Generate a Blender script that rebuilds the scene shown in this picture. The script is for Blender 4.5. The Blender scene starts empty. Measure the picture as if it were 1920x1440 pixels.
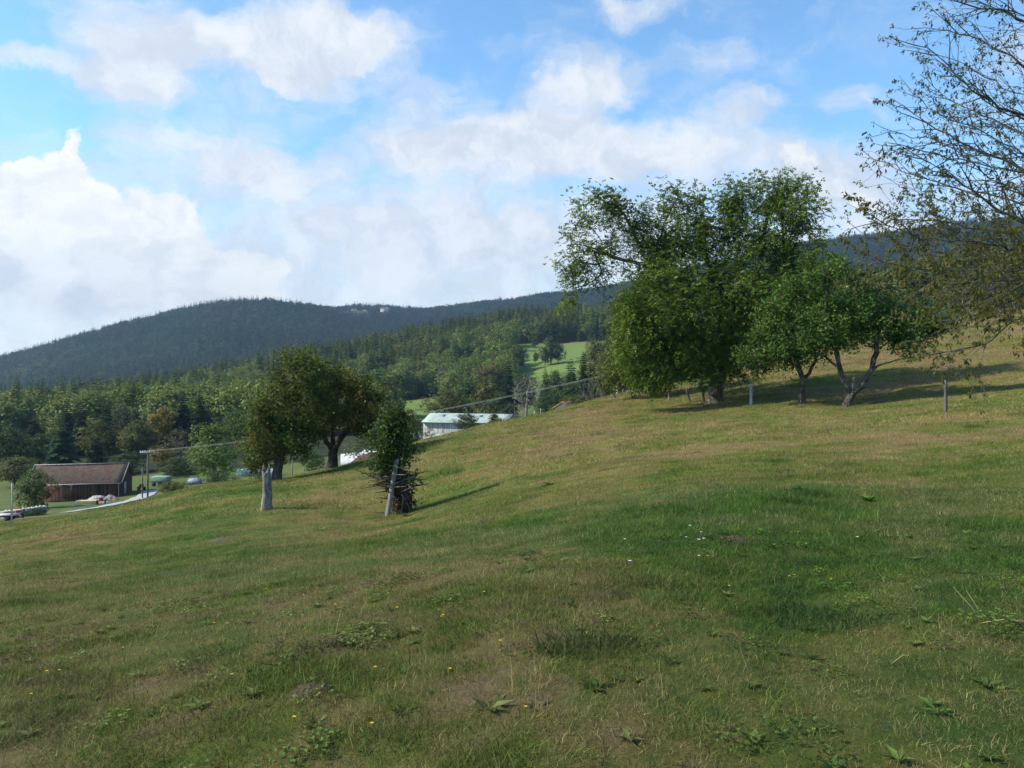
import bpy, math, random
import numpy as np
from mathutils import Vector, Matrix, Euler

random.seed(7)
rng = np.random.default_rng(11)
sc = bpy.context.scene
col = sc.collection
F_PX, HOR = 1500.0, 690.0          # focal length and horizon row of the 1920 x 1440 photograph
EYE = 1.6

# ------------------------------------------------------------------ camera
cam_d = bpy.data.cameras.new("camera")
cam = bpy.data.objects.new("camera", cam_d)
col.objects.link(cam)
cam.location = (0, 0, EYE)
cam.rotation_euler = (math.radians(90), 0, 0)
cam_d.sensor_width = 36.0
cam_d.lens = 36.0 * F_PX / 1920.0
cam_d.shift_y = -(720.0 - HOR) / 1920.0
cam_d.clip_start = 0.05
cam_d.clip_end = 12000
sc.camera = cam

# ------------------------------------------------------------------ light
SUN_EL, SUN_AZ = math.radians(39), math.radians(-95)    # azimuth from the view direction, negative = left
SUN_DIR = Vector((math.cos(SUN_EL) * math.sin(SUN_AZ), math.cos(SUN_EL) * math.cos(SUN_AZ), math.sin(SUN_EL)))
sun_d = bpy.data.lights.new("sun", 'SUN')
sun_d.energy = 5.0
sun_d.angle = math.radians(0.5)
sun_d.color = (1.0, 0.93, 0.82)
sun = bpy.data.objects.new("sun", sun_d)
col.objects.link(sun)
sun.rotation_euler = SUN_DIR.to_track_quat('Z', 'Y').to_euler()
sun.location = (-60, -20, 60)

sc.view_settings.view_transform = 'Standard'
sc.view_settings.look = 'None'
sc.view_settings.gamma = 1.0
sc.view_settings.use_curve_mapping = False
sc.view_settings.exposure = 0.66
sc.render.film_transparent = False
cy = sc.cycles
cy.max_bounces = 5
cy.diffuse_bounces = 3
cy.glossy_bounces = 1
cy.transmission_bounces = 3
cy.transparent_max_bounces = 8
cy.volume_bounces = 0
cy.use_denoising = True
try:
    cy.denoising_prefilter = 'NONE'
except Exception:
    pass
cy.sample_clamp_indirect = 4.0
sc.render.threads_mode = 'AUTO'


def px_dir(px, py):
    """azimuth and elevation of the sky direction seen at a point of the photograph"""
    u, v = (px - 960) / F_PX, -(py - HOR) / F_PX
    az = math.atan(u)
    return az, math.atan(v * math.cos(az))


# ------------------------------------------------------------------ node helper
class NT:
    def __init__(self, nt):
        self.nt = nt
        nt.nodes.clear()

    def n(self, typ, _out=0, **kw):
        nd = self.nt.nodes.new(typ)
        ins = kw.pop('ins', {})
        for k, v in kw.items():
            setattr(nd, k, v)
        for k, v in ins.items():
            s = nd.inputs[k]
            if isinstance(v, bpy.types.NodeSocket):
                self.nt.links.new(v, s)
            else:
                s.default_value = v
        return nd

    def math(self, op, a, b=None, c=None, clamp=False):
        ins = {0: a}
        if b is not None:
            ins[1] = b
        if c is not None:
            ins[2] = c
        return self.n('ShaderNodeMath', operation=op, use_clamp=clamp, ins=ins).outputs[0]

    def mix(self, f, a, b):
        nd = self.n('ShaderNodeMix', data_type='RGBA')
        for i, v in ((0, f), (6, a), (7, b)):
            if isinstance(v, bpy.types.NodeSocket):
                self.nt.links.new(v, nd.inputs[i])
            else:
                nd.inputs[i].default_value = v if i == 0 else (*v[:3], 1)
        return nd.outputs[2]

    def noise(self, vec, scale, detail=4, rough=0.55, dist=0.0):
        nd = self.n('ShaderNodeTexNoise', ins={'Scale': scale, 'Detail': detail, 'Roughness': rough, 'Distortion': dist})
        if vec is not None:
            self.nt.links.new(vec, nd.inputs['Vector'])
        return nd.outputs[0]

    def rng(self, v, a, b, c=0.0, d=1.0, smooth=True):
        return self.n('ShaderNodeMapRange', interpolation_type='SMOOTHSTEP' if smooth else 'LINEAR', clamp=True,
                      ins={0: v, 1: a, 2: b, 3: c, 4: d}).outputs[0]

    def ramp(self, f, stops):
        nd = self.n('ShaderNodeValToRGB', ins={0: f})
        cr = nd.color_ramp
        while len(cr.elements) < len(stops):
            cr.elements.new(0.5)
        for e, (p, c) in zip(cr.elements, stops):
            e.position = p
            e.color = (*c, 1)
        return nd.outputs[0]

    def link(self, a, b):
        self.nt.links.new(a, b)


# ------------------------------------------------------------------ sky
world = bpy.data.worlds.new("World")
sc.world = world
world.use_nodes = True
w = NT(world.node_tree)
sky = w.n('ShaderNodeTexSky', sky_type='NISHITA', sun_disc=False)
sky.sun_elevation = SUN_EL
sky.sun_rotation = SUN_AZ
sky.altitude = 600
sky.air_density = 1.0
sky.dust_density = 0.4
sky.ozone_density = 1.3
SKY_STRENGTH = 0.12
tc = w.n('ShaderNodeTexCoord').outputs['Generated']
sep = w.n('ShaderNodeSeparateXYZ', ins={0: tc})
az = w.math('ARCTAN2', sep.outputs[0], sep.outputs[1])
el = w.math('ARCSINE', sep.outputs[2])
ae = w.n('ShaderNodeCombineXYZ', ins={0: az, 1: el, 2: 0.0}).outputs[0]
wn = w.n('ShaderNodeTexNoise', ins={'Vector': ae, 'Scale': 9.0, 'Detail': 6.0, 'Roughness': 0.6}).outputs['Color']
wv = w.n('ShaderNodeVectorMath', operation='SUBTRACT', ins={0: wn, 1: (0.5, 0.5, 0.5)}).outputs[0]
wv = w.n('ShaderNodeVectorMath', operation='MULTIPLY', ins={0: wv, 1: (0.16, 0.10, 0.0)}).outputs[0]
aew = w.n('ShaderNodeVectorMath', operation='ADD', ins={0: ae, 1: wv}).outputs[0]


def blobs(lst):
    acc = None
    for (px, py, rx, ry, wt) in lst:
        a, e = px_dir(px, py)
        sx, sy = F_PX / rx, F_PX / ry
        p = w.n('ShaderNodeVectorMath', operation='MULTIPLY_ADD', ins={0: aew, 1: (sx, sy, 0), 2: (-a * sx, -e * sy, 0)}).outputs[0]
        d = w.n('ShaderNodeVectorMath', operation='DOT_PRODUCT', ins={0: p, 1: p}).outputs['Value']
        t = w.math('MULTIPLY_ADD', d, -wt, wt, clamp=True)
        acc = t if acc is None else w.math('ADD', acc, t)
    return acc


thin = blobs([
    (250, 70, 120, 95, .75), (430, 95, 200, 60, .7), (590, 90, 200, 75, .85), (700, 60, 130, 60, .5), (600, 30, 190, 50, .6),
    (250, 155, 90, 50, .7), (50, 92, 110, 24, .6), (1130, 0, 60, 20, .2), (1190, 15, 110, 34, .6),
    (420, 270, 150, 60, .55), (510, 325, 140, 60, .7), (255, 235, 75, 35, .55), (270, 330, 130, 55, .4), (640, 285, 60, 30, .35),
    (780, 165, 90, 60, .38), (900, 260, 260, 70, .5), (1040, 270, 300, 75, .65), (1130, 130, 130, 55, .75), (1060, 180, 130, 55, .5),
    (1300, 105, 100, 38, .6), (1390, 200, 85, 45, .5), (1260, 280, 280, 65, .6), (800, 310, 230, 75, .45),
    (700, 520, 900, 200, 1.0), (1300, 420, 300, 90, .3), (950, 420, 420, 110, .35), (1600, 195, 65, 34, .42), (1560, 330, 170, 75, .5), (1590, 420, 220, 110, .6),
    (1900, 110, 60, 50, .4), (1000, 230, 420, 110, .16), (560, 200, 330, 120, .16), (1250, 220, 260, 90, .12), (330, 110, 260, 120, .18), (1350, 330, 260, 60, .35), (350, 300, 330, 60, .22), (-200, 450, 300, 280, .7), (2150, 400, 420, 200, .5), (60, 640, 520, 90, .8)])
cumu = blobs([
    (20, 400, 130, 125, 1.0), (110, 360, 75, 90, .9), (138, 285, 32, 60, .9), (300, 415, 130, 78, 1.0), (210, 500, 290, 110, .9), (360, 520, 190, 75, .6),
    (1500, 312, 62, 44, .7), (1600, 375, 55, 40, .5), (1150, 110, 60, 26, .35), (1060, 165, 60, 26, .3), (870, 440, 60, 50, .3), (50, 635, 60, 25, .5)])
st = w.n('ShaderNodeVectorMath', operation='MULTIPLY', ins={0: aew, 1: (1.0, 2.4, 1.0)}).outputs[0]
f1 = w.noise(st, 8.5, 10, 0.66)
f2 = w.noise(aew, 16.0, 7, 0.6)
thin_m = w.math('MULTIPLY_ADD', w.math('SUBTRACT', f1, 0.5), 1.7, thin)
thin_m = w.rng(thin_m, -0.12, 1.05, 0.0, 0.94)
cumu_m = w.math('MULTIPLY_ADD', w.math('SUBTRACT', f2, 0.5), 1.0, cumu)
cumu_m = w.rng(cumu_m, 0.34, 0.62, 0.0, 1.0)
skyc = w.n('ShaderNodeVectorMath', operation='SCALE', ins={0: sky.outputs[0], 'Scale': SKY_STRENGTH}).outputs[0]
skyc = w.n('ShaderNodeVectorMath', operation='MULTIPLY', ins={0: skyc, 1: (.88, 1.22, 1.36)}).outputs[0]
elg = w.rng(el, 0.02, 0.24)
thin_c = w.mix(elg, (0.46, 0.49, 0.53), (0.44, 0.48, 0.54))
thin_c = w.mix(w.rng(f2, 0.35, 0.65), thin_c, (0.60, 0.61, 0.63))
cum_sh = w.math('ADD', w.math('ADD', w.rng(f2, 0.36, 0.60, 0.0, 0.42), w.rng(f1, 0.38, 0.62, 0.0, 0.25)), w.rng(el, 0.06, 0.17, -0.05, 0.45))
cum_c = w.mix(cum_sh, (0.41, 0.44, 0.485), (0.67, 0.67, 0.665))
c = w.mix(thin_m, skyc, thin_c)
c = w.mix(cumu_m, c, cum_c)
bg = w.n('ShaderNodeBackground', ins={0: c, 1: 1.0})
wo = w.n('ShaderNodeOutputWorld', ins={0: bg.outputs[0]})


# ------------------------------------------------------------------ general helpers
def tag(o, label=None, cat=None, group=None, kind=None):
    if label: o['label'] = label
    if cat: o['category'] = cat
    if group: o['group'] = group
    if kind: o['kind'] = kind
    return o


def empty(name, loc, label, cat, group=None, rz=0.0, parent=None):
    o = bpy.data.objects.new(name, None)
    col.objects.link(o)
    o.location = loc
    o.rotation_euler = (0, 0, rz)
    o.empty_display_size = 0.3
    return tag(o, label, cat, group)


def copy_tree(o, parent=None):
    c = o.copy()
    col.objects.link(c)
    if parent: c.parent = parent
    for ch in list(o.children):
        copy_tree(ch, c)
    return c


def norm(a):
    a = np.asarray(a, float)
    return a / np.maximum(np.linalg.norm(a, axis=-1, keepdims=True), 1e-9)


def make_mesh(name, V, faces, mats, attrs=None, smooth=False, fmat=None):
    """V (n,3); faces: list of int arrays (m,3)/(m,4)"""
    me = bpy.data.meshes.new(name)
    V = np.asarray(V, np.float32)
    fl = [np.asarray(f, np.int32) for f in faces if len(f)]
    loops = np.concatenate([f.ravel() for f in fl])
    tot = np.concatenate([np.full(len(f), f.shape[1], np.int32) for f in fl])
    start = np.concatenate([[0], np.cumsum(tot)[:-1]]).astype(np.int32)
    me.vertices.add(len(V))
    me.vertices.foreach_set('co', V.ravel())
    me.loops.add(len(loops))
    me.loops.foreach_set('vertex_index', loops)
    me.polygons.add(len(tot))
    me.polygons.foreach_set('loop_start', start)
    me.polygons.foreach_set('loop_total', tot)
    if fmat is not None:
        me.polygons.foreach_set('material_index', np.asarray(fmat, np.int32))
    me.update(calc_edges=True)
    if attrs:
        for k, a in attrs.items():
            at = me.attributes.new(k, 'FLOAT', 'POINT')
            at.data.foreach_set('value', np.asarray(a, np.float32).ravel())
    for m in (mats if isinstance(mats, (list, tuple)) else [mats]):
        me.materials.append(m)
    if smooth:
        me.polygons.foreach_set('use_smooth', np.ones(len(tot), bool))
    return me


def link(name, me, parent=None, loc=None):
    o = bpy.data.objects.new(name, me)
    col.objects.link(o)
    if parent: o.parent = parent
    if loc is not None: o.location = loc
    return o


class MB:
    """collects boxes, tubes, sheets of one part into one mesh"""
    def __init__(self):
        self.v, self.q, self.t, self.n = [], [], [], 0

    def add(self, V, quads=(), tris=()):
        V = np.asarray(V, float).reshape(-1, 3)
        if len(quads): self.q.append(np.asarray(quads, int) + self.n)
        if len(tris): self.t.append(np.asarray(tris, int) + self.n)
        self.v.append(V)
        self.n += len(V)
        return self

    def box(self, c, s, rot=(0, 0, 0), taper=1.0):
        R = np.array(Euler(rot).to_matrix())
        h = np.array(s) / 2
        V = np.array([[x, y, z] for z in (-1, 1) for y in (-1, 1) for x in (-1, 1)], float) * h
        V[4:, :2] *= taper
        V = V @ R.T + np.array(c)
        return self.add(V, [(0, 2, 3, 1), (4, 5, 7, 6), (0, 1, 5, 4), (2, 6, 7, 3), (0, 4, 6, 2), (1, 3, 7, 5)])

    def tube(self, pts, rad, n=8, cap=True, wob=0.0):
        pts = np.asarray(pts, float)
        rad = np.broadcast_to(np.asarray(rad, float), (len(pts),))
        d = norm(np.gradient(pts, axis=0))
        ref = np.array([0.0, 0.0, 1.0]) if abs(d[0][2]) < 0.9 else np.array([1.0, 0, 0])
        V = []
        for i in range(len(pts)):
            s = norm(np.cross(d[i], ref)); u = np.cross(s, d[i])
            a = np.arange(n) * 2 * math.pi / n
            rr = rad[i] * (1 + wob * (rng.random(n) - .5) * 2)
            V.append(pts[i] + (np.cos(a) * rr)[:, None] * s + (np.sin(a) * rr)[:, None] * u)
        V = np.concatenate(V)
        q = [(i * n + j, i * n + (j + 1) % n, (i + 1) * n + (j + 1) % n, (i + 1) * n + j) for i in range(len(pts) - 1) for j in range(n)]
        tr = []
        if cap:
            V = np.concatenate([V, pts[:1], pts[-1:]])
            b0, b1 = len(pts) * n, len(pts) * n + 1
            tr = [(b0, (j + 1) % n, j) for j in range(n)] + [(b1, (len(pts) - 1) * n + j, (len(pts) - 1) * n + (j + 1) % n) for j in range(n)]
        return self.add(V, q, tr)

    def build(self, name, m, parent=None, loc=None, smooth=False, bevel=0.0):
        me = make_mesh(name, np.concatenate(self.v), ([np.concatenate(self.q)] if self.q else []) + ([np.concatenate(self.t)] if self.t else []), m, smooth=smooth)
        o = link(name, me, parent, loc)
        if bevel:
            b = o.modifiers.new('bevel', 'BEVEL'); b.width = bevel; b.segments = 2; b.limit_method = 'ANGLE'
        return o


# ------------------------------------------------------------------ numpy value noise
def vnoise(x, y, seed=0):
    x = np.asarray(x, float); y = np.asarray(y, float)
    xi, yi = np.floor(x), np.floor(y)
    xf, yf = x - xi, y - yi
    def h(a, b):
        s = np.sin(a * 127.1 + b * 311.7 + seed * 74.7) * 43758.5453
        return s - np.floor(s)
    u, v = xf * xf * (3 - 2 * xf), yf * yf * (3 - 2 * yf)
    return (h(xi, yi) * (1 - u) + h(xi + 1, yi) * u) * (1 - v) + (h(xi, yi + 1) * (1 - u) + h(xi + 1, yi + 1) * u) * v


def fbm(x, y, seed=0, oct=3):
    s, a, t = 0, 1, 0
    for i in range(oct):
        s = s + a * vnoise(np.asarray(x) * 2 ** i, np.asarray(y) * 2 ** i, seed + i * 13); t += a; a *= .5
    return s / t


# ------------------------------------------------------------------ terrain heights
CP = []
def cp(px, py, D):
    X = (px - 960) / F_PX * D
    CP.append((X, D, -(py - HOR) / F_PX * D + EYE))

# bare ground in (px, py of the ground, depth)
for th in (-.85, -.55, -.25, 0, .25, .55, .85):
    for r in (0.5, 3.2, 6.0):
        x, y = r * math.sin(th), r * math.cos(th)
        CP.append((x, y, (0.15 * x if x < 0 else 0.02 * x) - 0.03 * y))
for p in [
    (0, 1100, 14), (300, 1040, 19), (498, 957, 26.5), (745, 962, 25), (960, 925, 21), (960, 1080, 7.6), (1400, 915, 13.5), (1400, 1040, 8.2), (1800, 920, 12.5), (2100, 900, 12),
    # the field's left crest and behind it
    (-250, 1062, 30), (0, 1000, 36), (130, 968, 40), (270, 937, 44), (400, 908, 46), (520, 900, 44), (622, 879, 46), (700, 860, 49), (770, 833, 53), (850, 813, 57),
    # the slope to the right
    (895, 801, 60), (940, 793, 62), (990, 786, 64), (1050, 769, 67), (1120, 750, 70), (1190, 733, 72), (1400, 685, 77), (1580, 640, 80), (1740, 597, 84), (1920, 577, 88), (2200, 540, 90),
    (900, 838, 40), (1100, 802, 42), (1222, 745, 58), (1340, 755, 50), (1505, 755, 44), (1585, 762, 42), (1770, 775, 30), (2100, 760, 26), (1900, 690, 50), (1700, 680, 58),
    # past the crest
    (-250, 1075, 46), (0, 1012, 54), (130, 982, 58), (270, 952, 62), (400, 925, 66), (520, 915, 64), (622, 898, 66), (700, 890, 68), (760, 878, 70), (850, 850, 76),
    (900, 838, 82), (1050, 805, 88), (1190, 765, 95), (1400, 712, 105), (1580, 655, 108), (1740, 608, 112), (1920, 592, 118), (2200, 560, 118),
    # farm in the valley
    (-250, 985, 105), (22, 985, 80), (45, 968, 105), (150, 937, 138), (276, 935, 125), (300, 911, 152), (365, 908, 152), (480, 896, 150), (650, 872, 130), (760, 845, 130), (830, 825, 150), (820, 822, 215), (900, 825, 210),
    (990, 785, 190), (1060, 772, 118), (1110, 765, 112), (1200, 760, 190), (1400, 700, 200), (1600, 625, 210), (1750, 590, 220), (1950, 570, 220), (2250, 540, 220),
    # valley floor, meadows, wooded slope
    (-300, 900, 190), (0, 880, 190), (150, 875, 190), (300, 862, 190), (450, 850, 190),
    (0, 810, 330), (200, 800, 330), (400, 792, 330), (600, 785, 330), (785, 778, 300), (785, 748, 420), (900, 775, 320),
    (1060, 700, 430), (1060, 643, 610), (960, 720, 430), (980, 648, 600), (1140, 695, 430), (1140, 636, 610), (1250, 690, 430), (1250, 640, 600), (1600, 600, 450), (1900, 560, 450), (2250, 520, 450),
    (0, 790, 520), (200, 775, 560), (400, 740, 600), (550, 702, 640), (700, 672, 680), (800, 650, 720), (900, 632, 760), (1000, 620, 800), (1100, 608, 820), (1200, 600, 850), (1500, 570, 850), (1900, 520, 850), (2250, 480, 850),
    (-350, 800, 520), (-350, 770, 1000),
    (0, 765, 1000), (300, 755, 1000), (600, 730, 1050), (800, 700, 1100), (1000, 660, 1150), (1200, 620, 1200), (1560, 540, 1250), (1900, 500, 1250), (2250, 460, 1250),
    # far mountain
    (-350, 735, 1800), (0, 684, 1800), (160, 642, 1800), (300, 607, 1800), (430, 578, 1800), (520, 584, 1800), (590, 592, 1800), (680, 628, 1800), (800, 640, 1800),
    (600, 592, 2300), (665, 584, 2300), (730, 588, 2300), (780, 589, 2300), (860, 583, 2300), (960, 571, 2300), (1050, 560, 2250), (1150, 549, 2200),
    (1000, 610, 1800), (1200, 570, 1800), (1350, 505, 2000), (1560, 464, 1900), (1700, 450, 1900), (1900, 424, 1900), (2250, 400, 1900),
    (430, 600, 2500), (0, 700, 2500), (-350, 745, 2500), (160, 670, 2500), (665, 610, 3000), (960, 600, 3000), (1560, 500, 2900), (1900, 480, 2900), (0, 720, 3300), (2250, 480, 2900)]:
    cp(*p)
CP = np.array(CP)


def uvt(x, y):
    r = np.hypot(x, y)
    return np.arctan2(x, y) * 2.5, np.log(r + 8.0)


def _phi(r2):
    return np.where(r2 > 1e-12, 0.5 * r2 * np.log(np.maximum(r2, 1e-12)), 0)


_cu, _cv = uvt(CP[:, 0], CP[:, 1])
_n = len(CP)
_A = np.zeros((_n + 3, _n + 3))
_r2 = (_cu[:, None] - _cu[None]) ** 2 + (_cv[:, None] - _cv[None]) ** 2
_sc = np.hypot(CP[:, 0], CP[:, 1]) + 8      # heights are solved as slopes so that near ground stays calm
_A[:_n, :_n] = _phi(_r2) + np.eye(_n) * 2e-4
_A[:_n, _n:] = np.stack([np.ones(_n), _cu, _cv], 1)
_A[_n:, :_n] = _A[:_n, _n:].T
_W = np.linalg.solve(_A, np.concatenate([CP[:, 2] / _sc, np.zeros(3)]))


def _tps(th, r):
    u, v = th * 2.5, np.log(r + 8.0)
    out = np.empty(len(u))
    for i in range(0, len(u), 20000):
        a, b = u[i:i + 20000], v[i:i + 20000]
        K = _phi((a[:, None] - _cu[None]) ** 2 + (b[:, None] - _cv[None]) ** 2)
        out[i:i + 20000] = K @ _W[:_n] + _W[_n] + _W[_n + 1] * a + _W[_n + 2] * b
    return out * (r + 8.0)


TC = 0.82
def heights(x, y):
    x = np.atleast_1d(np.asarray(x, float)); y = np.atleast_1d(np.asarray(y, float))
    th, r = np.arctan2(x, y), np.hypot(x, y)
    z = _tps(np.clip(th, -TC, TC), r)
    out = np.abs(th) > TC
    if out.any():
        zl, zr = _tps(np.full(out.sum(), -TC), r[out]), _tps(np.full(out.sum(), TC), r[out])
        t = np.where(th[out] > 0, th[out] - TC, th[out] + 2 * math.pi - TC) / (2 * math.pi - 2 * TC)
        t = t * t * (3 - 2 * t)
        z[out] = zr * (1 - t) + zl * t
    fade = np.clip(r / 3, 0, 1)
    z = z + fade * ((fbm(x * .55, y * .55, 3) - .5) * .16 + (fbm(x * .12, y * .12, 5) - .5) * .20 * np.clip(r / 25, 0.3, 1))
    z = z + np.clip((r - 250) / 600, 0, 1) * ((fbm(x * .012, y * .012, 8) - .5) * 14 + (fbm(x * .0045, y * .0045, 9) - .5) * 18 * np.clip((r - 1000) / 500, 0, 1))
    return z


_z0 = heights([0.0], [0.01])[0]
def T(x, y):
    return float(heights([x], [y])[0])


def at(px, D):
    """the point of the ground below column px at depth D"""
    X = (px - 960) / F_PX * D
    return X, D, T(X, D)


def W3(px, py, D):
    return np.array([(px - 960) / F_PX * D, D, -(py - HOR) / F_PX * D + EYE])
# ------------------------------------------------------------------ materials
MATS = {}
def new_mat(name):
    m = bpy.data.materials.new(name)
    m.use_nodes = True
    MATS[name] = m
    return m, NT(m.node_tree)


def simple_mat(name, colr, rough=0.8, var=0.25, scale=3.0, bump=0.0, stretch=(1, 1, 1), metal=0.0, col2=None, spec=0.3):
    m, t = new_mat(name)
    tc = t.n('ShaderNodeTexCoord').outputs['Object']
    v = t.n('ShaderNodeVectorMath', operation='MULTIPLY', ins={0: tc, 1: stretch}).outputs[0]
    f = t.noise(v, scale, 6, 0.62)
    c2 = col2 or tuple(min(1, c * (1 + var * 1.6)) for c in colr)
    c1 = tuple(c * (1 - var * 1.6) for c in colr) if col2 is None else colr
    c = t.mix(t.rng(f, .3, .7), c1, c2)
    b = t.n('ShaderNodeBsdfPrincipled', ins={'Base Color': c, 'Roughness': rough, 'Metallic': metal, 'Specular IOR Level': spec})
    if bump:
        bp = t.n('ShaderNodeBump', ins={'Strength': bump, 'Distance': 0.03, 'Height': f})
        t.link(bp.outputs[0], b.inputs['Normal'])
    t.n('ShaderNodeOutputMaterial', ins={0: b.outputs[0]})
    return m


def leaf_mat(name, stops, transl=0.32, inst_var=0.0, loc_noise=None, gloss=0.12):
    """stops: colours from the darkest to the palest leaf"""
    m, t = new_mat(name)
    a = t.n('ShaderNodeAttribute', attribute_name='rnd').outputs['Fac']
    if inst_var:
        oi = t.n('ShaderNodeObjectInfo')
        a = t.math('ADD', t.math('MULTIPLY', a, 1 - inst_var), t.math('MULTIPLY', oi.outputs['Random'], inst_var))
    k = len(stops)
    c = t.ramp(a, [(i / max(k - 1, 1), s) for i, s in enumerate(stops)])
    if loc_noise:
        oi = t.n('ShaderNodeObjectInfo')
        for (scale, lo, hi, cc, amt, off) in loc_noise:
            v = t.n('ShaderNodeVectorMath', operation='ADD', ins={0: oi.outputs['Location'], 1: (off, off * .7, 0)}).outputs[0]
            f = t.math('ADD', t.noise(v, scale, 3, .6), t.math('MULTIPLY', t.math('SUBTRACT', oi.outputs['Random'], .5), .28))
            c = t.mix(t.rng(f, lo, hi, 0, amt), c, cc)
    d = t.n('ShaderNodeBsdfPrincipled', ins={'Base Color': c, 'Roughness': 0.55, 'Specular IOR Level': gloss})
    tr = t.n('ShaderNodeBsdfTranslucent', ins={0: t.mix(0.5, c, (0.16, 0.17, 0.02))})
    mx = t.n('ShaderNodeMixShader', ins={0: transl, 1: d.outputs[0], 2: tr.outputs[0]})
    t.n('ShaderNodeOutputMaterial', ins={0: mx.outputs[0]})
    return m


def bark_mat(name, c1, c2, lichen=None, scale=9):
    m, t = new_mat(name)
    tc = t.n('ShaderNodeTexCoord').outputs['Object']
    v = t.n('ShaderNodeVectorMath', operation='MULTIPLY', ins={0: tc, 1: (1, 1, .28)}).outputs[0]
    f = t.noise(v, scale, 7, .68)
    c = t.mix(t.rng(f, .36, .64), c1, c2)
    if lichen:
        g = t.noise(tc, 4.5, 6, .7)
        c = t.mix(t.rng(g, .52, .62), c, lichen)
    b = t.n('ShaderNodeBsdfPrincipled', ins={'Base Color': c, 'Roughness': .9, 'Specular IOR Level': .15})
    bp = t.n('ShaderNodeBump', ins={'Strength': .8, 'Distance': .04, 'Height': f})
    t.link(bp.outputs[0], b.inputs['Normal'])
    t.n('ShaderNodeOutputMaterial', ins={0: b.outputs[0]})
    return m


def grass_colour(t, pos, dark=1.0):
    """one colour field for the turf, shared by the soil sheet and the blades: green and dry patches by place"""
    def k(c): return tuple(x * dark for x in c)
    n1 = t.noise(pos, .22, 5, .62)
    n2 = t.noise(pos, 1.5, 5, .65)
    n3 = t.noise(pos, .045, 3, .5)
    s = t.n('ShaderNodeSeparateXYZ', ins={0: pos})
    # the dry slope above and the lush hollow in front of the orchard
    up = t.math('MULTIPLY', t.rng(s.outputs[1], 14, 26, 0, .045), t.rng(s.outputs[0], -8, 6))
    up = t.math('ADD', up, t.math('MULTIPLY', t.math('MULTIPLY', t.rng(s.outputs[1], 12, 7, 0, .085), t.rng(s.outputs[0], 1.5, -.5)), 1.0))
    n4 = t.noise(pos, 3.6, 4, .65)
    dd = t.math('ADD', t.math('MULTIPLY', n1, .55), t.math('MULTIPLY', n2, .38))
    dd = t.math('ADD', dd, t.math('MULTIPLY', t.math('SUBTRACT', n4, .38), .30))
    dd = t.math('ADD', dd, t.math('MULTIPLY', t.math('SUBTRACT', n3, .5), .35))
    dd = t.math('ADD', dd, up)
    lush = t.math('MULTIPLY', t.rng(s.outputs[0], -3, 3), t.math('MULTIPLY', t.rng(s.outputs[1], 6.5, 9), t.rng(s.outputs[1], 16, 12.5)))
    dd = t.math('SUBTRACT', dd, t.math('MULTIPLY', lush, .09))
    rgt = t.math('MULTIPLY', t.rng(s.outputs[0], 0.5, 4), t.rng(s.outputs[1], 9, 5))
    dd = t.math('SUBTRACT', dd, t.math('MULTIPLY', rgt, .06))
    dd = t.math('MULTIPLY_ADD', dd, 1.28, -.137)
    return t.ramp(dd, [(.33, k((.062, .122, .016))), (.44, k((.118, .158, .024))), (.51, k((.178, .178, .036))), (.57, k((.228, .186, .056))), (.68, k((.255, .178, .085)))]), dd


def make_grass_mat(name, tint=(1, 1, 1), amt=0.0, var=.5):
    m, t = new_mat(name)
    pos = t.n('ShaderNodeNewGeometry').outputs['Position']
    c, dd = grass_colour(t, pos)
    a = t.n('ShaderNodeAttribute', attribute_name='rnd').outputs['Fac']
    c = t.mix(amt, c, tint)
    v = t.rng(a, 0, 1, 1 - var, 1 + var, smooth=False)
    v = t.math('MULTIPLY', v, t.rng(t.n('ShaderNodeObjectInfo').outputs['Random'], 0, 1, .55, 1.5, smooth=False))
    c = t.n('ShaderNodeVectorMath', operation='SCALE', ins={0: c, 'Scale': v}).outputs[0]
    d = t.n('ShaderNodeBsdfPrincipled', ins={'Base Color': c, 'Roughness': .6, 'Specular IOR Level': .2})
    tr = t.n('ShaderNodeBsdfTranslucent', ins={0: c})
    mx = t.n('ShaderNodeMixShader', ins={0: .3, 1: d.outputs[0], 2: tr.outputs[0]})
    t.n('ShaderNodeOutputMaterial', ins={0: mx.outputs[0]})
    return m


def make_ground_mat():
    m, t = new_mat('meadow_ground')
    pos = t.n('ShaderNodeNewGeometry').outputs['Position']
    c, dd = grass_colour(t, pos, .62)
    fine = t.noise(pos, 9, 6, .7)
    c = t.mix(t.rng(fine, .35, .7, 0, .45), c, (.045, .050, .018))
    fo = t.n('ShaderNodeAttribute', attribute_name='wood').outputs['Fac']
    li = t.n('ShaderNodeAttribute', attribute_name='hay').outputs['Fac']
    va = t.n('ShaderNodeAttribute', attribute_name='valley').outputs['Fac']
    so = t.n('ShaderNodeAttribute', attribute_name='soil').outputs['Fac']
    n = t.noise(pos, .06, 5, .6)
    c = t.mix(va, c, t.mix(t.rng(n, .35, .65), (.060, .088, .022), (.095, .110, .034)))
    c = t.mix(li, c, t.mix(t.rng(n, .35, .65), (.095, .155, .030), (.130, .175, .045)))
    c = t.mix(fo, c, t.mix(t.rng(n, .4, .6), (.018, .026, .010), (.030, .034, .014)))
    c = t.mix(so, c, t.mix(t.rng(fine, .4, .6), (.16, .095, .055), (.22, .15, .09)))
    b = t.n('ShaderNodeBsdfPrincipled', ins={'Base Color': c, 'Roughness': .95, 'Specular IOR Level': .1})
    bn = t.noise(pos, 14, 6, .7)
    bp = t.n('ShaderNodeBump', ins={'Strength': .7, 'Distance': .05, 'Height': bn})
    t.link(bp.outputs[0], b.inputs['Normal'])
    t.n('ShaderNodeOutputMaterial', ins={0: b.outputs[0]})
    return m


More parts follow.
